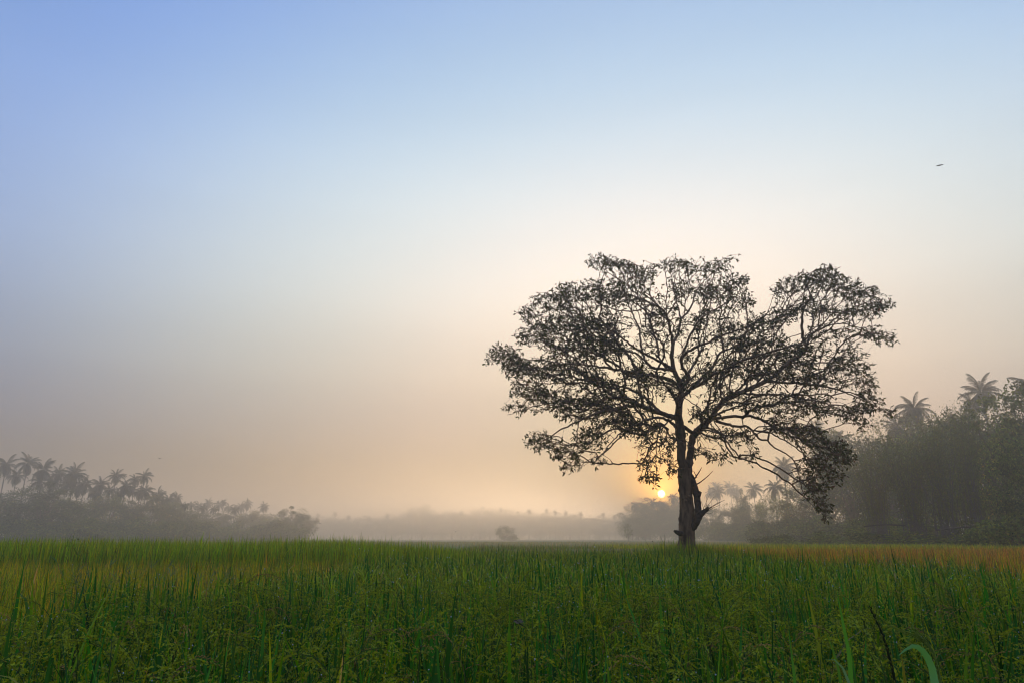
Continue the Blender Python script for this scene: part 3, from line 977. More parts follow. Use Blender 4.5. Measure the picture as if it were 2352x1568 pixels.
rest = order[300:]
V = LP[rest, None] + LS[rest, None, None] * (LEAF[None, :, 0:1] * LD[rest, None] + LEAF[None, :, 1:2] * sid[rest, None] + LEAF[None, :, 2:3] * nrm[rest, None])
A = Acc()
A.put(V.reshape(-1, 3), (LF[None] + (np.arange(len(rest)) * 7)[:, None, None]).reshape(-1, 3), np.repeat(lc[rest], 7, 0))
part('foliage', A, M_LEAF, False, kind='stuff')
leaf_me = []
for k in range(5):
    leaf_me.append(mesh('leaf', LEAF, LF, M_LEAF, np.repeat(lc[own[k]][None], 7, 0)))
for k, i in enumerate(own):
    o = add('leaf', leaf_me[k % 5], tree)
    Mx = Matrix(np.c_[LD[i], sid[i], nrm[i]].tolist()).to_4x4() @ Matrix.Scale(float(LS[i]), 4)
    Mx.translation = Vector(LP[i] - T0)
    o.matrix_local = Mx


# ------------------------------------------------------------------ woodland trees
def rand_dirs(n):
    return unit(rng.normal(size=(n, 3)))


def crown_mesh(name, rx, rz, zc, clumps, leaves, size, cols, flat=0.0, seedshape=1.0):
    """a broad crown: clumps of small leaves round the limbs, uneven outline, gaps between"""
    A = Acc()
    C = []
    for _ in range(clumps):
        d = rand_dirs(1)[0]
        r = rng.uniform(0.35, 1.0) ** 0.6
        C.append((d * np.array([rx, rx, rz]) * r + np.array([0, 0, zc]), rng.uniform(0.16, 0.34) * rx * seedshape))
    per = leaves // clumps
    for c, r in C:
        d = rand_dirs(per)
        q = c + d * (r * rng.uniform(0.25, 1, per) ** 0.5)[:, None] * np.array([1.15, 1.15, 0.8])
        L = unit(rng.normal(size=(per, 3)) + np.array([0, 0, -0.3]))
        s = unit(np.cross(L, rng.normal(size=(per, 3))))
        z = (size * rng.uniform(0.6, 1.3, per))[:, None]
        V = np.stack([q, q + L * z * 0.5 + s * z * 0.24, q + L * z, q + L * z * 0.5 - s * z * 0.24], 1)
        F = np.array([(0, 1, 2), (0, 2, 3)])[None] + (np.arange(per) * 4)[:, None, None]
        A.put(V.reshape(-1, 3), F.reshape(-1, 3), np.repeat(mixc(per, *cols) * rng.uniform(0.6, 1.5), 4, 0))
    me = A.mesh(name, M_WOODLEAF)
    return me, C, float(np.percentile(np.concatenate(A.V)[:, 2], 99.6))


def trunk_mesh(name, h, r, C, mat=M_BARK):
    A = Acc()
    P = spline(np.array([(0, 0, -0.3), (0.05 * h * rng.normal() * 0.3, 0.0, h * 0.35), (0.1 * rng.normal(), 0.1 * rng.normal(), h * 0.75)]), 0.4)
    A.put(*tube(P, np.linspace(r, r * 0.5, len(P)), 7, 0.05))
    for c, rr in C[::max(1, len(C) // 14)]:
        b = P[rng.integers(len(P) // 2, len(P))]
        mid = (b + c) / 2 + np.array([0, 0, -0.05 * h])
        Q = spline(np.array([b, mid, c]), 0.5)
        A.put(*tube(Q, np.linspace(r * 0.4, r * 0.08, len(Q)), 5))
    return A.mesh(name, mat, True)


G1, G2, G3, G4 = (0.065, 0.08, 0.018), (0.105, 0.13, 0.022), (0.17, 0.17, 0.03), (0.21, 0.155, 0.05)
BROAD = []
for rx, rz, zc, cl, lv, sz in [(3.6, 4.0, 4.4, 58, 12000, 0.21), (4.2, 3.9, 4.3, 62, 12500, 0.22), (3.0, 4.4, 4.8, 52, 11000, 0.20), (3.9, 3.9, 4.2, 66, 12500, 0.20)]:
    me, C, ht = crown_mesh('crown', rx, rz, zc, cl, lv, sz, ((G1, 1.5), (G2, 1.5), (G3, 0.5), (G4, 0.2)))
    BROAD.append((me, trunk_mesh('trunk', zc, 0.24, C), ht))
# the same crowns in other greens: olive, brownish, fresh
for k, mul in enumerate([(1.5, 1.25, 1.0), (1.25, 1.0, 1.1), (0.75, 0.8, 0.9), (1.7, 1.6, 1.1)]):
    me = BROAD[k][0].copy()
    C = np.empty(len(me.vertices) * 4, np.float32)
    me.attributes['tint'].data.foreach_get('color', C)
    C = C.reshape(-1, 4)
    C[:, :3] *= mul
    me.attributes['tint'].data.foreach_set('color', C.ravel())
    BROAD.append((me, BROAD[k][1], BROAD[k][2]))
# an airy small-leaved crown
me, C, ht = crown_mesh('crown', 3.2, 3.8, 5.8, 70, 6500, 0.2, ((G2, 1.5), (G3, 1)), seedshape=0.55)
AIRY = (me, trunk_mesh('trunk', 5.8, 0.17, C), ht)
# low round bushes
BUSH = []
for k in range(3):
    me, C, ht = crown_mesh('crown', 2.0, 1.15, 1.1, 34, 5000, 0.16, ((G2, 1.5), (G3, 1), (G1, 0.6)))
    BUSH.append((me, trunk_mesh('trunk', 1.0, 0.07, C), ht))


def far(Y):
    return float(np.interp(Y, [0, 45, 70, 100, 400], [0, 45, 112, 150, 680]))


def place(name, proto, px, top, Y, label, cat, group=None, width=1.0, rot=None, base_z=0.0):
    """a tree whose top reaches the row `top` of the photograph at the depth Y"""
    Y = far(Y)
    P = at(px, top, Y)
    s = max(0.1, (P[2] - base_z)) / proto[2]
    o = add(name, None, loc=(P[0], Y, base_z), rot=(0, 0, rng.uniform(0, 6.28) if rot is None else rot), scale=(s * width, s * width, s), label=label, cat=cat, group=group)
    add('crown', proto[0], o)
    add('trunk', proto[1], o)
    return o


# coconut palms
def frond_mesh(k, length, droop, nl=44):
    A = Acc()
    s = np.linspace(0, 1, 12)
    th = R(-4) + droop * s ** 1.5
    P = np.zeros((12, 3))
    P[1:, 0] = np.cumsum(np.cos(th[:-1]) * length / 11)
    P[1:, 2] = -np.cumsum(np.sin(th[:-1]) * length / 11)
    A.put(*tube(P, np.linspace(0.045, 0.012, 12), 4, cap=False), (0.09, 0.10, 0.03))
    for side in (-1, 1):
        t = np.linspace(0.12, 0.99, nl)
        i = np.minimum((t * 11).astype(int), 10)
        f = (t * 11 - i)[:, None]
        q = P[i] * (1 - f) + P[i + 1] * f
        T = unit(P[i + 1] - P[i])
        ll = length * 0.33 * np.sin(PI * (0.12 + 0.80 * t)) ** 0.7 * rng.uniform(0.8, 1.1, nl)
        d = unit(T * 0.75 + np.array([0, side * 0.62, 0]) + np.array([0, 0, -0.5]) + rng.normal(0, 0.12, (nl, 3)))
        d2 = unit(d + np.array([0, 0, -1.0]))
        w = T * 0.033
        m = q + d * (ll * 0.5)[:, None]
        e = m + d2 * (ll * 0.5)[:, None]
        V = np.stack([q - w, q + w, m + w * 0.9, m - w * 0.9, e], 1)
        F = np.array([(0, 1, 2), (0, 2, 3), (3, 2, 4)])[None] + (np.arange(nl) * 5)[:, None, None]
        A.put(V.reshape(-1, 3), F.reshape(-1, 3), np.repeat(mixc(nl, ((0.036, 0.052, 0.015), 1), ((0.055, 0.065, 0.018), 0.6)), 5, 0))
    return A.mesh('frond', M_FROND)


FRONDS = [frond_mesh(k, l, R(dr)) for k, (l, dr) in enumerate([(3.0, 62), (3.4, 85), (3.3, 100), (3.5, 92), (3.0, 115)])]


def frond_set(m=30):
    """where the fronds of one crown sit: mesh, turn, lift"""
    out = []
    for i in range(m):
        t = i / (m - 1)
        lift = R(80) - R(145) * t ** 0.75 + rng.normal(0, R(9))
        k = 0 if t < 0.3 else (1 if t < 0.5 else (3 if t < 0.75 else rng.choice([2, 4])))
        out.append((k, i * 2.4 + rng.normal(0, 0.35), lift, rng.uniform(0.68, 1.12)))
    return out


def palm_trunk(h, lean):
    A = Acc()
    z = np.linspace(-0.3, 1, 14)
    P = np.c_[lean * np.clip(z, 0, 1) ** 1.6, 0.2 * lean * np.sin(2 * z), z * h]
    r = np.interp(z, [-0.3, 0.05, 0.15, 1], [0.26, 0.2, 0.15, 0.11])
    A.put(*tube(P, r, 7, 0.02))
    for k in range(7):                       # nuts under the crown
        a = rng.uniform(0, 2 * PI)
        c = P[-1] + np.array([0.28 * math.cos(a), 0.28 * math.sin(a), -0.28 + 0.12 * rng.normal()])
        A.put(*tube(np.array([c - [0, 0, .12], c - [0, 0, .06], c, c + [0, 0, .07], c + [0, 0, .12]]), [0.02, 0.10, 0.12, 0.08, 0.02], 6))
    return A.mesh('trunk', M_PALMBARK, True), P[-1]


PTR = {}


def palm(px, py, Y, rp, label, group=None, full=True, cat='palm tree'):
    """a coconut palm whose crown is centred on (px, py) with a half width of rp pixels"""
    Y = far(Y)
    size = rp * Y * 1.02 / 1568 / 2.9
    c = at(px, py, Y)
    lean = rng.normal(0, 0.5)
    key = round(c[2] / size) if full else (round(c[2] / size / 3) * 3)
    if key not in PTR:
        PTR[key] = palm_trunk(max(key, 2) * 1.0, lean)
    tm, topp = PTR[key]
    zz = c[2] / topp[2]
    rot = rng.uniform(0, 2 * PI)
    o = add('palm_tree', None, loc=(c[0], Y, 0), rot=(0, 0, rot), label=label, cat=cat, group=group)
    t = add('trunk', tm, o, scale=(size, size, zz))
    tp = (topp[0] * size, topp[1] * size, c[2])
    if full:
        for k, az, lift, s in frond_set(rng.integers(30, 38)):
            add('frond', FRONDS[k], o, tp, Euler((0, -lift, az)), s * size)
    else:
        add('crown', CROWNS[rng.integers(0, 3)], o, tp, (0, 0, rng.uniform(0, 6.28)), size)
    return o


CROWNS = []
FA = [mesh_arrays(m) for m in FRONDS]
for _ in range(3):
    A = Acc()
    for k, az, lift, s in frond_set(34):
        V, F, C = FA[k]
        Mx = np.array(Euler((0, -lift, az)).to_matrix())
        A.put((V * s) @ Mx.T, F, C)
    CROWNS.append(A.mesh('crown', M_FROND))


# bamboo: many arching canes with leafy sprays
def bamboo(k, h, spread, canes):
    A, B = Acc(), Acc()
    for i in range(canes):
        a = rng.uniform(0, 2 * PI)
        out = spread * rng.uniform(0.25, 1.0)
        hh = h * rng.uniform(0.72, 1.0)
        s = np.linspace(0, 1, 12)
        rr = out * s ** 2.2
        zz = hh * (s - 0.16 * (s ** 4) * rng.uniform(0.3, 1.6))
        b = rng.normal(0, 0.45, 2)
        P = np.c_[b[0] + np.cos(a) * rr, b[1] + np.sin(a) * rr, zz - 0.2]
        A.put(*tube(P, np.linspace(0.05, 0.008, 12), 4, cap=False))
        nl = 330
        t = rng.uniform(0.22, 1, nl) ** 0.8
        idx = np.minimum((t * 11).astype(int), 10)
        f = (t * 11 - idx)[:, None]
        q = P[idx] * (1 - f) + P[idx + 1] * f
        q = q + rand_dirs(nl) * (rng.uniform(0, 1, nl) * (0.25 + 0.75 * (1 - np.abs(t - 0.6))))[:, None] * np.array([1, 1, 0.8])
        d = unit(rng.normal(size=(nl, 3)) * 0.8 + np.array([math.cos(a) * 0.4, math.sin(a) * 0.4, -0.6]))
        sd = unit(np.cross(d, rng.normal(size=(nl, 3))))
        z = rng.uniform(0.14, 0.28, nl)[:, None]
        V = np.stack([q, q + d * z * 0.4 + sd * z * 0.11, q + d * z, q + d * z * 0.4 - sd * z * 0.11], 1)
        F = np.array([(0, 1, 2), (0, 2, 3)])[None] + (np.arange(nl) * 4)[:, None, None]
        B.put(V.reshape(-1, 3), F.reshape(-1, 3), np.repeat(mixc(nl, (G2, 1.5), (G3, 1), (G4, 0.3)), 4, 0))
    return A.mesh('canes', M_PALMBARK, True), B.mesh('foliage', M_WOODLEAF)


BAM = [bamboo(0, 12, 4.6, 44), bamboo(1, 12, 3.2, 34)]


def bamboo_clump(k, px, top, Y, label, width=1.0, group=None):
    P = at(px, top, Y)
    s = P[2] / 11.2
    o = add('bamboo_clump', None, loc=(P[0], Y, 0), rot=(0, 0, rng.uniform(0, 6.28)), scale=(s * width, s * width, s), label=label, cat='bamboo', group=group)
    add('foliage', BAM[k][1], o)
    add('canes', BAM[k][0], o)
    return o


ORD = ['first', 'second', 'third', 'fourth', 'fifth', 'sixth', 'seventh', 'eighth', 'ninth', 'tenth', 'eleventh', 'twelfth', 'thirteenth', 'fourteenth', 'fifteenth', 'sixteenth', 'seventeenth', 'eighteenth', 'nineteenth', 'twentieth', 'twenty-first', 'twenty-second', 'twenty-third', 'twenty-fourth', 'twenty-fifth', 'twenty-sixth', 'twenty-seventh', 'twenty-eighth', 'twenty-ninth', 'thirtieth']
# the left grove: palm crowns from left to right (px, py, depth, size)
LP_ = [(16, 1064, 150, 25), (66, 1060, 150, 24), (104, 1076, 145, 27), (133, 1086, 150, 20), (172, 1086, 145, 28), (192, 1108, 150, 20), (207, 1122, 165, 16), (233, 1110, 150, 18), (267, 1090, 152, 17), (287, 1114, 148, 18), (312, 1098, 150, 15), (332, 1090, 150, 17), (337, 1124, 150, 18), (361, 1134, 155, 17), (389, 1143, 165, 15), (404, 1140, 170, 15), (427, 1160, 150, 9), (441, 1156, 200, 11), (455, 1159, 200, 11), (478, 1152, 215, 12), (504, 1156, 215, 13), (515, 1150, 200, 8), (527, 1162, 225, 12), (552, 1162, 225, 12), (566, 1154, 215, 13), (608, 1161, 215, 12)]
for i, (px, py, Y, s) in enumerate(LP_):
    palm(px, py + 2, Y - 42, s * 1.12, 'hazy coconut palm in the left grove, %s crown from the left edge' % ORD[i], 'coconut palms of the left grove', full=Y < 170)
for i, (px, py, Y, rp) in enumerate([(40, 1092, 152, 22), (90, 1104, 150, 22), (120, 1108, 152, 22), (152, 1112, 150, 22), (180, 1122, 152, 20), (220, 1132, 150, 18), (250, 1124, 152, 18), (276, 1132, 150, 18), (300, 1124, 152, 17), (322, 1130, 150, 18), (350, 1146, 152, 16), (376, 1150, 155, 15), (418, 1160, 160, 13), (466, 1166, 170, 12), (490, 1168, 175, 12), (540, 1170, 180, 12)]):
    palm(px, py, Y - 42, rp, 'lower hazy palm between the tall left palms, %s from the left edge' % ORD[i], 'lower palms of the left grove', full=False)
# broad trees and bushes under the left palms
LB = [(-12, 1135, 130, 1.0, 'tree'), (62, 1116, 132, 1.25, 'tree'), (112, 1108, 130, 1.3, 'tree'), (160, 1130, 132, 1.1, 'tree'), (215, 1140, 145, 1.2, 'tree'), (262, 1133, 146, 1.1, 'tree'), (310, 1150, 146, 1.2, 'tree'), (352, 1140, 148, 1.3, 'tree'), (398, 1152, 155, 1.4, 'tree'), (440, 1172, 165, 1.5, 'tree'), (490, 1168, 180, 1.6, 'tree'), (535, 1172, 185, 1.6, 'tree'), (583, 1172, 185, 1.3, 'tree'), (625, 1180, 185, 1.5, 'tree'), (665, 1163, 170, 1.15, 'tree'), (690, 1170, 172, 1.1, 'tree')]
for i, (px, top, Y, w, _) in enumerate(LB):
    place('tree', BROAD[(i * 3) % 8], px, top, Y - 42, 'hazy bushy tree below the left palms, %s from the left edge' % ORD[i], 'tree', 'bushy trees of the left grove', w)
for px, top, Y in [(30, 1190, 125), (85, 1195, 124), (140, 1195, 124), (190, 1190, 126), (240, 1195, 135), (290, 1195, 135), (340, 1190, 138), (395, 1195, 140), (450, 1197, 150), (505, 1198, 155), (560, 1198, 160), (610, 1198, 160), (655, 1198, 160)]:
    place('shrub', BUSH[rng.integers(0, 3)], px, top, Y - 42, 'low hazy shrub along the foot of the left grove', 'shrub', 'shrubs at the foot of the left grove', 1.5)

# the far tree line across the middle
FT = [(700, 1192), (722, 1188), (745, 1186), (768, 1187), (790, 1190), (812, 1192), (835, 1184), (858, 1186), (880, 1185), (902, 1183), (925, 1180), (948, 1174), (972, 1158), (995, 1176), (1018, 1178), (1040, 1174), (1062, 1176), (1084, 1172), (1104, 1164), (1126, 1170), (1148, 1170), (1170, 1174), (1192, 1176), (1215, 1176), (1240, 1178), (1262, 1178), (1285, 1178), (1308, 1180), (1330, 1181), (1352, 1182), (1375, 1184), (1398, 1186), (1420, 1188), (1442, 1190)]
for i, (px, top) in enumerate(FT):
    lab = 'faint tree in the far misty tree line across the middle'
    gr = 'trees of the far tree line'
    if px == 972:
        lab, gr = 'faint tallest round tree standing above the far tree line', None
    if px == 1104:
        lab, gr = 'faint flat topped tree above the far tree line left of the lone tree', None
    place('tree', BROAD[i % 4], px, top, 330 + 25 * (i % 3), lab, 'tree', gr, 1.5 if px not in (972, 1104) else 1.15)
for i, (px, py, s) in enumerate([(730, 1186, .9), (770, 1182, .9), (800, 1190, .9), (846, 1192, 1.1), (890, 1186, .9), (940, 1184, .9), (1060, 1180, .9), (1150, 1172, .9), (1215, 1176, .9), (1255, 1174, .9), (1275, 1178, .9), (1300, 1180, .9), (1335, 1182, .9), (1385, 1184, .9), (1412, 1188, .9), (1430, 1190, .9)]):
    palm(px, py - 3, 300 + 20 * (i % 2), s * 8, 'faint palm crown in the far misty tree line', 'palms of the far tree line', full=False)

# the wood behind the sun and the trunk
for i, (px, top, Y, w, lab) in enumerate([(1462, 1146, 190, 1.0, 'hazy round tree at the left end of the wood below the sun'), (1488, 1143, 195, 1.1, 'hazy tree left below the sun'), (1512, 1150, 190, 1.2, 'hazy tree directly below the sun'), (1545, 1143, 195, 1.2, 'hazy tree just left of the lone trunk, below the sun'), (1450, 1180, 180, 1.0, 'low hazy tree at the left foot of the wood below the sun'), (1480, 1185, 178, 1.5, 'second low hazy tree under the wood below the sun'), (1525, 1185, 178, 1.6, 'third low hazy tree under the wood below the sun'), (1570, 1160, 185, 1.3, 'hazy tree hidden behind the lone trunk')]):
    place('tree', BROAD[(i + 1) % 4], px, top, Y, lab, 'tree', 'wood below the sun', w)
for px, py, Y, s, lab in [(1500, 1152, 185, 13, 'hazy palm crown left below the sun'), (1547, 1142, 185, 15, 'hazy palm crown right of the sun'), (1458, 1160, 185, 12, 'hazy palm crown at the left end of the wood below the sun'), (1518, 1157, 188, 12, 'hazy palm crown directly below the sun')]:
    palm(px, py, Y, s, lab, 'palms below the sun', full=False)
place('tree', AIRY, 1442, 1202, 120, 'small thin-leaved tree standing alone left of the wood below the sun', 'tree', None, 0.7)
place('tree', BROAD[3], 1160, 1206, 150, 'small round tree standing alone in the misty field', 'tree', None, 1.25)
place('shrub', BUSH[1], 1178, 1229, 150, 'tiny shrub right of the small round tree in the mist', 'shrub')

# the right wood
for px, py, Y, s, lab in [(1632, 1130, 200, 16, 'hazy palm just right of the lone trunk, leftmost of the right wood'), (1648, 1118, 215, 18, 'pale palm crown behind the short palm right of the trunk'), (1651, 1130, 160, 16, 'short palm with open star-shaped crown right of the trunk'), (1678, 1120, 215, 19, 'pale palm crown between the trunk and the drooping branch'), (1692, 1130, 205, 17, 'pale low palm crown behind the hazy bushes right of the trunk'),
                          (1733, 1122, 140, 22, 'hazy palm left of the tall upright-fronded palm'), (1778, 1118, 105, 26, 'palm with upright spiky fronds left of the drooping branch'), (1800, 1072, 104, 33, 'tall palm partly hidden behind the drooping branch'), (1866, 990, 80, 36, 'palm crown showing above the drooping leafy branch'), (1925, 1010, 80, 30, 'palm crown behind the arching bamboo'),
                          (2106, 936, 66, 45, 'palm crown standing clear over the right wood'), (2256, 902, 66, 47, 'big palm crown near the right edge'), (2232, 930, 70, 36, 'smaller palm crown tucked behind the big right palm'), (2362, 886, 62, 44, 'palm crown cut by the right edge'), (2060, 978, 68, 36, 'low palm crown half sunk in the bamboo'), (2190, 978, 68, 36, 'low palm crown behind the airy bamboo spray')]:
    palm(px, py, Y, s, lab, 'palms of the right wood')
for k, px, top, Y, w, lab in [(0, 1985, 980, 60, .8, 'bamboo clump arching left beside the drooping branch'), (0, 2060, 955, 58, .85, 'wide bamboo clump in the middle of the right wood'), (1, 2130, 950, 56, .9, 'tall bamboo clump left of the big right palm'), (1, 2185, 900, 58, .6, 'airy bamboo spray rising above the right wood')]:
    bamboo_clump(k, px, top, Y, lab, w)
for i, (px, top, Y, w, lab, pr) in enumerate([
        (1935, 985, 66, .8, 'leafy tree at the left shoulder of the right wood', 0), (2020, 965, 68, 1.0, 'leafy tree behind the arching bamboo', 1), (2090, 960, 64, 1.0, 'leafy tree under the clear palm crown', 2), (2155, 960, 62, .9, 'leafy tree behind the tall bamboo', 3), (2215, 940, 60, .9, 'leafy tree left below the big right palm', 0), (2270, 925, 56, .8, 'dark leafy tree under the big right palm', 1),
        (2340, 888, 52, .8, 'dark tall tree at the right edge', 2), (2300, 985, 50, .8, 'dark lower tree before the right edge', 3), (2365, 1010, 46, .8, 'nearest dark tree cut by the right edge', 0),
        (1870, 1060, 76, .9, 'hazy tree behind the tip of the drooping branch', 1), (1830, 1100, 80, .9, 'hazy tree left behind the drooping branch', 2), (1775, 1135, 98, .9, 'hazy tree under the spiky palm', 3), (1720, 1150, 115, 1.1, 'hazy bushy tree right of the trunk', 0), (1670, 1158, 130, 1.1, 'hazy round tree close right of the trunk', 1), (1625, 1160, 140, 1.1, 'hazy tree whose crown meets the trunk on the right', 2), (1700, 1125, 125, .6, 'slim hazy tree rising over the bushes right of the trunk', 2)]):
    place('tree', BROAD[(pr + 4 * (i % 2)) % 8], px, top, Y, lab, 'tree', 'leafy trees of the right wood', w)
place('tree', AIRY, 2325, 876, 50, 'airy small-leaved tree rising by the right edge', 'tree', None, .9)
for i, (px, top, Y, w) in enumerate([(1640, 1200, 125, 1.4), (1690, 1200, 115, 1.4), (1740, 1198, 100, 1.4), (1795, 1195, 74, 1.4), (1850, 1190, 70, 1.4), (1905, 1185, 64, 1.4), (1960, 1186, 60, 1.4), (2015, 1190, 56, 1.4), (2070, 1190, 54, 1.4), (2120, 1192, 54, 1.3), (2265, 1195, 47, 1.2), (2320, 1185, 45, 1.3), (2365, 1180, 43, 1.3)]):
    place('shrub', BUSH[i % 3], px, top, Y, 'shrub along the foot of the right wood, %s from the lone trunk' % ORD[i], 'shrub', 'shrubs at the foot of the right wood', w)
place('shrub', BUSH[0], 1763, 1227, 55, 'low dark bush alone in the field right of the trunk', 'shrub', None, 1.5)
place('shrub', BUSH[2], 1950, 1214, 52, 'wide low brownish bush before the right wood', 'shrub', None, 2.4)
place('shrub', BUSH[1], 2060, 1219, 50, 'flat green shrub mound before the bamboo', 'shrub', None, 3.0)
for i, (a, b, Y, r, lab) in enumerate([((2150, 1216), (2290, 1210), 47, .07, 'fallen pole lying at the foot of the right wood'), ((1985, 1208), (2080, 1206), 53, .06, 'fallen cane lying before the bamboo')]):
    A = Acc()
    p, q = at(*a, Y), at(*b, Y + 1)
    A.put(*tube(spline(np.array([p, (p + q) / 2 + [0, 0, .1], q]), .3), r, 6, .06))
    add('fallen_log', A.mesh('fallen_log', M_DEADWOOD, True), label=lab, cat='log')


# ------------------------------------------------------------------ weeds and single plants
def stalk(A, P, r0, r1, c, sides=4):
    A.put(*tube(P, np.linspace(r0, r1, len(P)), sides, cap=False), c)


def weed(px, py, Y, h, label, col, group, n=9, seed=False):
    """a leggy grass weed: bent jointed stems with narrow leaves, tip at (px, py)"""
    tip = at(px, py, Y)
    o = add('weed', None, loc=(tip[0], Y, 0), label=label, cat='weed', group=group)
    S, B = Acc(), Acc()
    for i in range(1 if seed else 3):
        a = rng.uniform(0, 2 * PI)
        lean = rng.uniform(0.05, 0.12 if seed else 0.35)
        top = tip[2] * rng.uniform(0.86, 1.0)
        P = spline(np.array([(0, 0, 0), (0.3 * lean * math.cos(a), .3 * lean * math.sin(a), top * .6), (lean * math.cos(a), lean * math.sin(a), top)]), 0.08)
        stalk(S, P, 0.0035, 0.0015, np.array(col) * [1.1, 1.0, 1.6])
        m = n
        k = rng.integers(len(P) // 2, len(P), m)
        B.put(*blades(P[k], rng.uniform(0, 2 * PI, m), rng.uniform(.5, 1.1, m), rng.uniform(.2, 1.2, m), rng.uniform(.10, .22, m), 0.009, 4, mixc(m, (col, 1))))
        if seed:
            e = P[-1]
            B.put(*blades(np.repeat(e[None], 14, 0), rng.uniform(0, 2 * PI, 14), rng.uniform(0, 1.8, 14), 0.1, rng.uniform(.02, .06, 14), 0.006, 2, (0.05, 0.025, 0.015)))
    add('stem', S.mesh('stem', M_RICE, True), o)
    add('leaves', B.mesh('leaves', M_RICE), o, kind='stuff')
    return o


PALEW = (0.13, 0.20, 0.09)
for i, (px, py, Y) in enumerate([(205, 1290, 8.2), (240, 1288, 8.0), (262, 1292, 7.9), (310, 1288, 7.6), (322, 1300, 7.4), (375, 1284, 8.0), (432, 1300, 8.2), (472, 1296, 8.4), (500, 1290, 8.8), (540, 1298, 8.6)]):
    weed(px, py, Y, 1, 'pale leggy weed on the left field boundary, %s from the left' % ORD[i], PALEW, 'pale weeds on the left boundary')
for i, (px, py, Y) in enumerate([(1985, 1274, 10.5), (2030, 1272, 10.2), (2055, 1276, 9.8), (2085, 1272, 9.8), (2130, 1282, 9.4), (2165, 1286, 9.0), (2200, 1290, 8.8), (2235, 1284, 8.6), (2270, 1294, 8.4), (2310, 1292, 8.2), (2345, 1296, 8.0)]):
    weed(px, py, Y, 1, 'pale green weed on the right field boundary, %s from the left' % ORD[i], (0.10, 0.19, 0.06), 'pale weeds on the right boundary', n=13)
# brown seed heads
for i, (px, py, Y, lab) in enumerate([(193, 1220, 13, 'dark star-shaped seed head above the tall grass at left'), (848, 1268, 15, 'brown dry seed heads left of the middle'), (790, 1276, 14.5, 'smaller brown seed heads beside the dry ones'), (247, 1266, 12, 'dark bent seed spike in the yellow rice'), (1505, 1228, 19, 'dark weed spike left of the trunk'), (367, 1320, 6.5, 'brown seed cluster low in the left weeds'), (1846, 1230, 30, 'thin dark weed spike in the right field')]):
    weed(px, py, Y, 1, lab, (0.06, 0.05, 0.02), None, n=4, seed=True)
# dark grass tips leaning over the right field
for i, (px, py, lab) in enumerate([(1812, 1242, 'dark arched grass tip before the brownish bush'), (1985, 1238, 'dark arched grass tip above the orange rice'), (2170, 1240, 'dark arched grass tip towards the right of the orange rice')]):
    tip = at(px, py, 17)
    A = Acc()
    A.put(*blades(np.array([[tip[0], 17, tip[2] - .38]]), 3.0, .15, 2.0, .55, .012, 8, (0.06, 0.05, 0.02)))
    add('grass_plant', A.mesh('grass_plant', M_RICE), label=lab, cat='grass')


def tuft(px, Y, zt, n, spread, label, col, group, w=0.014):
    c = at(px, 1262, Y)
    o = add('grass_tuft', None, loc=(c[0], Y, 0), label=label, cat='grass', group=group)
    A = Acc()
    r = rng.normal(0, spread, (n, 2))
    L = rng.uniform(.45, .85, n)
    P = np.c_[r, np.maximum(zt + rng.normal(0, .1, n) - L, 0.05)]
    A.put(*blades(P, rng.uniform(0, 2 * PI, n), np.abs(rng.normal(0, .22, n)), np.abs(rng.normal(.3, .4, n)), L, rng.uniform(w * .7, w * 1.2, n), 4, mixc(n, *col)))
    add('leaves', A.mesh('leaves', M_RICE), o, kind='stuff')
    S = Acc()
    for i in range(5):
        a = rng.normal(0, spread, 2)
        h = zt * rng.uniform(1.0, 1.18)
        P = spline(np.array([(a[0], a[1], 0), (a[0] * 1.1, a[1] * 1.1, h * .6), (a[0] * 1.4 + .1 * rng.normal(), a[1] * 1.4, h)]), .1)
        stalk(S, P, .004, .002, (0.07, 0.10, 0.03))
    add('stem', S.mesh('stem', M_RICE, True), o)


TG = ((BRIGHT, 1.5), (LIME, 1), (DARKGREEN, .6))
for px, Y, zt, n, sp, lab in [(1500, 20.2, 1.12, 260, .5, 'light green grass tuft left of the trunk, farthest from it'), (1530, 20.4, 1.22, 320, .4, 'light green grass tuft close left of the trunk'), (1552, 20.2, 1.3, 200, .25, 'tall grass tuft touching the trunk on the left'), (1600, 20.3, 1.3, 200, .25, 'grass tuft touching the trunk on the right'), (1625, 20.2, 1.22, 220, .3, 'grass tuft a step right of the trunk'), (1660, 20, 1.2, 220, .4, 'loose grass tuft right of the trunk'), (1710, 19.5, 1.15, 240, .5, 'loose grass tuft where the orange rice begins'), (1480, 21.5, 1.05, 240, .7, 'low yellow green grass tuft far left of the trunk'), (1578, 19.9, 1.03, 160, .35, 'short grass tuft before the foot of the trunk')]:
    tuft(px, Y, zt, n, sp, lab, TG, 'grass tufts round the foot of the tree')


# ------------------------------------------------------------------ the large blades at the lower right
def ribbon(pts, Y, w, col, name='leaf', fold=0.12):
    """a leaf blade through photograph points at depth Y; w = widths in metres"""
    P = spline(np.array([at(p[0], p[1], Y + p[2]) for p in pts]), 0.012)
    n = len(P)
    ww = np.interp(np.linspace(0, 1, n), np.linspace(0, 1, len(w)), w)
    T = unit(np.gradient(P, axis=0))
    S = unit(np.cross(T, np.array([0.25, 1.0, 0.1])))
    N_ = np.cross(S, T)
    V = np.concatenate([P - S * ww[:, None] / 2 + N_ * fold * ww[:, None], P, P + S * ww[:, None] / 2 + N_ * fold * ww[:, None]])
    i = np.arange(n - 1)
    F = np.concatenate([np.c_[i, i + n, i + n + 1], np.c_[i, i + n + 1, i + 1], np.c_[i + n, i + 2 * n, i + 2 * n + 1], np.c_[i + n, i + 2 * n + 1, i + n + 1]])
    return V, F, np.broadcast_to(np.array(col), (len(V), 3))


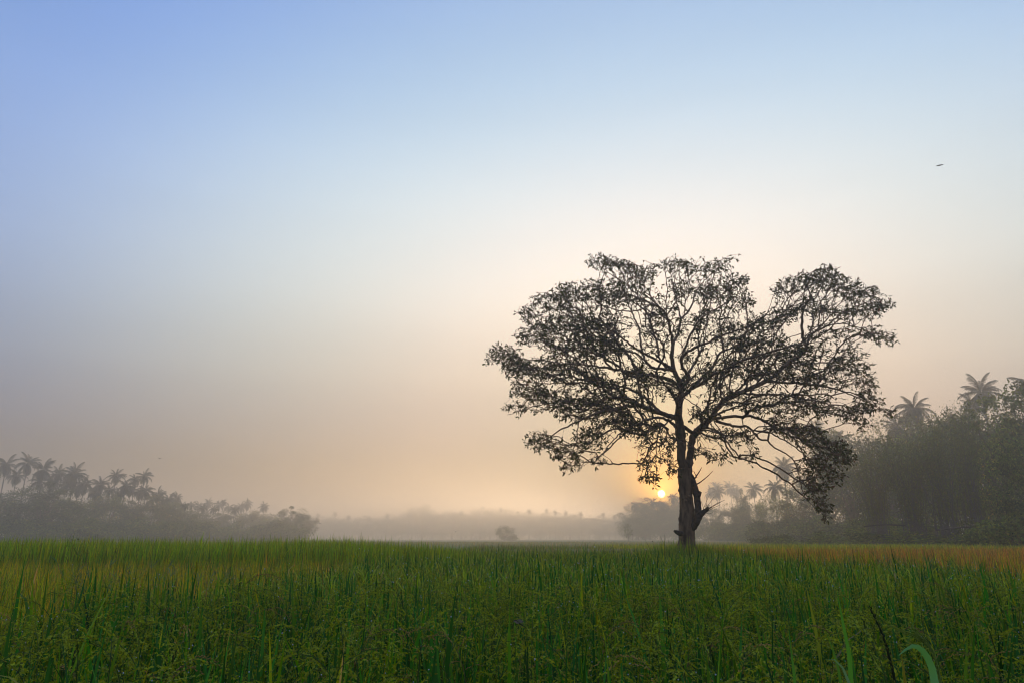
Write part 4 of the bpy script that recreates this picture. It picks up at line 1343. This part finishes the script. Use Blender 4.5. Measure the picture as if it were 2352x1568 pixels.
DN = 1.15
root = add('grass_plant', None, loc=at(2152, 1568, DN) * [1, 1, 0], label='large near grass plant with a bent pale leaf and green flower head, lower right', cat='grass')
off = -np.array(root.location)


def fpart(name, A, mat, parent, o3):
    me = A.mesh(name, mat, True)
    me.transform(Matrix.Translation(Vector(o3)))
    return add(name, me, parent)


A = Acc().put(*ribbon([(2152, 1800, 0), (2150, 1640, 0), (2148, 1568, 0), (2142, 1536, 0), (2132, 1511, -.01), (2120, 1494, -.02), (2108, 1485, -.03), (2096, 1483, -.04), (2080, 1491, -.05), (2064, 1504, -.06)], DN, [.014, .014, .014, .0135, .013, .011, .009, .006, .0008], (0.17, 0.42, 0.18)))
fpart('leaf', A, M_RICE, root, off)
A = Acc()
main = [(2172, 1800, .02), (2166, 1640, .02), (2160, 1568, .02), (2153, 1530, .02), (2146, 1500, .02), (2134, 1478, .02)]
P = spline(np.array([at(p[0], p[1], DN + p[2]) for p in main]), 0.01)
A.put(*tube(P, np.linspace(.0028, .0016, len(P)), 5), (0.26, 0.32, 0.05))
for tip, start in [((2049, 1438.6), (2134, 1478)), ((2068, 1431), (2136, 1482)), ((2084, 1428), (2140, 1490)), ((2062, 1446), (2138, 1486)), ((2100, 1452), (2148, 1504)), ((2120, 1470), (2154, 1530)), ((2140, 1500), (2158, 1560))]:
    mid = ((tip[0] + start[0]) / 2 + 4, (tip[1] + start[1]) / 2 - 3)
    Q = spline(np.array([at(*start, DN + .02), at(*mid, DN + .015), at(*tip, DN + .01)]), 0.004)
    A.put(*tube(Q, np.linspace(.0011, .0006, len(Q)), 4), (0.28, 0.34, 0.05))
    for q in Q[1:]:
        d = unit(Q[-1] - Q[0] + rng.normal(size=3) * 0.02)
        s = unit(np.cross(d, rng.normal(size=3)))
        q = q + s * .0011
        b = np.cross(d, s)
        A.put(np.array([q, q + d * .003 + s * .0011, q + d * .003 - s * .0005 + b * .0009, q + d * .003 - s * .0005 - b * .0009, q + d * .0062]), [(0, 1, 2), (0, 2, 3), (0, 3, 1), (4, 2, 1), (4, 3, 2), (4, 1, 3)], np.array((0.38, 0.44, 0.07)) * rng.uniform(.8, 1.2))
fpart('flower_head', A, M_GRAIN, root, off)

root = add('grass_plant', None, loc=at(2062, 1640, DN) * [1, 1, 0], label='dark leaning grass spike left of the bent pale leaf, lower right', cat='grass')
A = Acc()
P = spline(np.array([at(2075, 1800, DN), at(2066, 1640, DN), at(2056, 1568, DN), at(2044, 1513, DN), at(2025, 1452, DN), at(1999, 1398, DN)]), .006)
A.put(*tube(P, np.linspace(.003, .0012, len(P)), 5), (0.05, 0.055, 0.015))
for q in P[len(P) // 3:]:
    for _ in range(4):
        d = unit(np.array([-.25, 0, 1]) + rng.normal(size=3) * .25)
        s = unit(np.cross(d, rng.normal(size=3)))
        b = np.cross(d, s)
        c = q + s * .0022
        A.put(np.array([c, c + d * .003 + s * .0012, c + d * .003 - s * .0006 + b * .001, c + d * .003 - s * .0006 - b * .001, c + d * .0065]), [(0, 1, 2), (0, 2, 3), (0, 3, 1), (4, 2, 1), (4, 3, 2), (4, 1, 3)], np.array(mixc(1, ((0.20, 0.20, 0.025), 1), ((0.32, 0.32, 0.04), .8), ((0.06, 0.05, 0.015), .4))[0]))
fpart('seed_head', A, M_GRAIN, root, -np.array(root.location))

root = add('rice_plant', None, loc=at(1956, 1640, DN) * [1, 1, 0], label='near rice plant with one tall bright green blade, lower right', cat='rice plant')
for pts, w, c in [([(1962, 1800, 0), (1958, 1640, 0), (1955, 1568, 0), (1950, 1500, 0), (1937, 1433, 0), (1923, 1358, 0)], [.0085, .0085, .008, .0065, .004, .0006], (0.13, 0.36, 0.04)),
                  ([(1945, 1800, .02), (1935, 1640, .02), (1930, 1560, .02), (1920, 1513, .02), (1899, 1452, .02)], [.005, .005, .005, .004, .0006], (0.12, 0.28, 0.04)),
                  ([(1962, 1800, -.02), (1956, 1620, -.02), (1950, 1567, -.02), (1936, 1533, -.02), (1917, 1514, -.02), (1896, 1514, -.03)], [.007, .007, .007, .0065, .004, .0006], (0.2, 0.34, 0.18)),
                  ([(1835, 1800, .01), (1830, 1640, .01), (1826, 1568, .01), (1818, 1500, .01), (1812, 1452, .01)], [.006, .006, .006, .004, .0006], (0.11, 0.30, 0.04))]:
    A = Acc().put(*ribbon(pts, DN, w, c))
    fpart('leaf', A, M_RICE, root, -np.array(root.location))

# brown ripe heads that stand out in the near rice
for i, (px, py, Y, az, lab) in enumerate([(1075, 1440, 2.3, PI, 'brown drooping rice head in the lower middle'), (810, 1440, 2.4, 0, 'pale brown rice head left of the lower middle'), (360, 1525, 1.9, 1.2, 'rust brown rice head at the lower left'), (2270, 1395, 3.0, PI, 'brown nodding rice head near the right edge'), (1370, 1430, 2.6, .5, 'small brown rice head right of the lower middle'), (545, 1395, 2.9, .2, 'thin brown rice head left in the field'), (1795, 1440, 2.4, .4, 'brown rice head in the lower right field'), (2330, 1500, 2.0, 2.6, 'rust brown rice head at the lower right edge')]):
    p = at(px, py, Y)
    o = add('ripe_rice_plant', None, loc=(p[0], p[1], 0), label=lab, cat='rice head')
    add('panicle', PAN_DRY[i % 2], o, (0, 0, p[2] - 0.19), (0, 0, az), 1.0)
    A = Acc()
    A.put(*tube(np.array([[0, 0, 0], [0.01, 0, (p[2] - .19) / 2], [0, 0, p[2] - .19]]), [.003, .0025, .0018], 5), (0.16, 0.11, 0.05))
    add('stem', A.mesh('stem', M_RICE, True), o)


# ------------------------------------------------------------------ birds and a dragonfly
def bird(px, py, Y, span, roll, yaw, label, lift=.25):
    o = add('bird', None, loc=at(px, py, Y), rot=(0, roll, yaw), label=label, cat='bird')
    A = Acc()
    s = span
    P = np.array([(0, -.28, 0), (0, -.2, 0), (0, 0, 0), (0, .16, .01), (0, .24, .02), (0, .30, .01)]) * s
    A.put(*tube(P, np.array([.015, .035, .06, .05, .04, .006]) * s, 7), 0.05)
    A.put(np.array([(-.03, -.24, 0), (.03, -.24, 0), (.07, -.44, 0), (0, -.40, .004), (-.07, -.44, 0)]) * s, [(0, 1, 3), (1, 2, 3), (0, 3, 4)])
    add('body', A.mesh('body', M_BIRD, True), o)
    for sg in (-1, 1):
        A = Acc()
        q = np.array([(0, .10, .02), (0, -.10, .02), (.24, .15, .02 + lift * .24), (.24, -.08, .02 + lift * .24), (.5, -.04, .02 + lift * .3), (.38, -.10, .02 + lift * .27)]) * s
        q[:, 0] *= sg
        A.put(np.r_[q, q - [0, 0, .012 * s]], [(0, 1, 3), (0, 3, 2), (2, 3, 5), (2, 5, 4), (6, 9, 7), (6, 8, 9), (8, 11, 9), (8, 10, 11), (0, 2, 8), (0, 8, 6), (2, 4, 10), (2, 10, 8), (1, 7, 9), (1, 9, 3)])
        add('wing', A.mesh('wing', M_BIRD), o)


bird(2159, 380, 34, .6, -.42, 1.0, 'dark bird gliding in the blue sky at upper right', .05)
bird(367, 1052, 70, .5, .1, .9, 'small dark bird flying over the left palms')
bird(580, 1195, 60, .45, -.1, .4, 'tiny bird before the left grove', .5)
bird(735, 1201, 80, .4, .2, .8, 'tiny bird before the far trees at left', .5)
bird(1047, 1220, 60, .5, 0, .1, 'tiny bird low over the mist left of the small round tree', .6)
bird(1190, 1175, 90, .4, .1, .6, 'tiny bird against the far tree line', .4)

o = add('dragonfly', None, loc=at(1191, 1429, 2.3), rot=(.5, 0, 1.2), label='dragonfly with pale wings hovering over the lower middle rice', cat='dragonfly')
A = Acc()
A.put(*tube(np.array([(0, -.032, 0), (0, -.01, 0), (0, .004, 0), (0, .012, 0), (0, .017, 0)]), [.0008, .0012, .003, .003, .001], 6), (0.06, 0.04, 0.02))
add('body', A.mesh('body', M_GRAIN, True), o)
for sg in (-1, 1):
    for yy in (.006, -.002):
        A = Acc()
        A.put(np.array([(0, yy, .002), (.012 * sg, yy + .004, .003), (.030 * sg, yy + .003, .004), (.033 * sg, yy - .001, .004), (.028 * sg, yy - .004, .003), (.010 * sg, yy - .004, .002)]), [(0, 1, 5), (1, 2, 5), (2, 4, 5), (2, 3, 4)], (0.14, 0.11, 0.06))
        add('wing', A.mesh('wing', M_GRAIN), o)

# ------------------------------------------------------------------ the sun's disc, far outside the haze
m, n_, N, L_ = new_mat('sun surface')
o_ = N('ShaderNodeOutputMaterial')
e_ = N('ShaderNodeEmission')
e_.inputs[0].default_value = (1, 0.70, 0.24, 1)
e_.inputs[1].default_value = 26
L_(e_.outputs[0], o_.inputs['Surface'])
DS = 12000
A = Acc()
A.put(*tube(np.array([[0, 0, z] for z in np.cos(np.linspace(PI, 0, 17))]), np.sin(np.linspace(PI, 0, 17)).clip(1e-3), 32))
add('sun', A.mesh('sun', m, True), loc=Vector((0, 0, CZ)) + SUN_DIR * DS, scale=DS * math.tan(R(0.29)), kind='structure')

# ------------------------------------------------------------------ morning haze
m, n_, N, L_ = new_mat('haze')
o_ = N('ShaderNodeOutputMaterial')
v_ = N('ShaderNodeVolumePrincipled')
v_.inputs['Density'].default_value = 0.0038
v_.inputs['Color'].default_value = (1, 0.905, 0.785, 1)
v_.inputs['Anisotropy'].default_value = 0.72
v_.inputs['Density Attribute'].default_value = ''
L_(v_.outputs[0], o_.inputs['Volume'])
x0, x1, y0, y1, z0, z1 = -3010, 3010, -130, 6010, -1.0, 34.0
V = [(x, y, z) for x in (x0, x1) for y in (y0, y1) for z in (z0, z1)]
Q = [(0, 1, 3, 2), (4, 6, 7, 5), (0, 4, 5, 1), (2, 3, 7, 6), (0, 2, 6, 4), (1, 5, 7, 3)]
add('haze', mesh('haze', V, Q, m), kind='stuff')
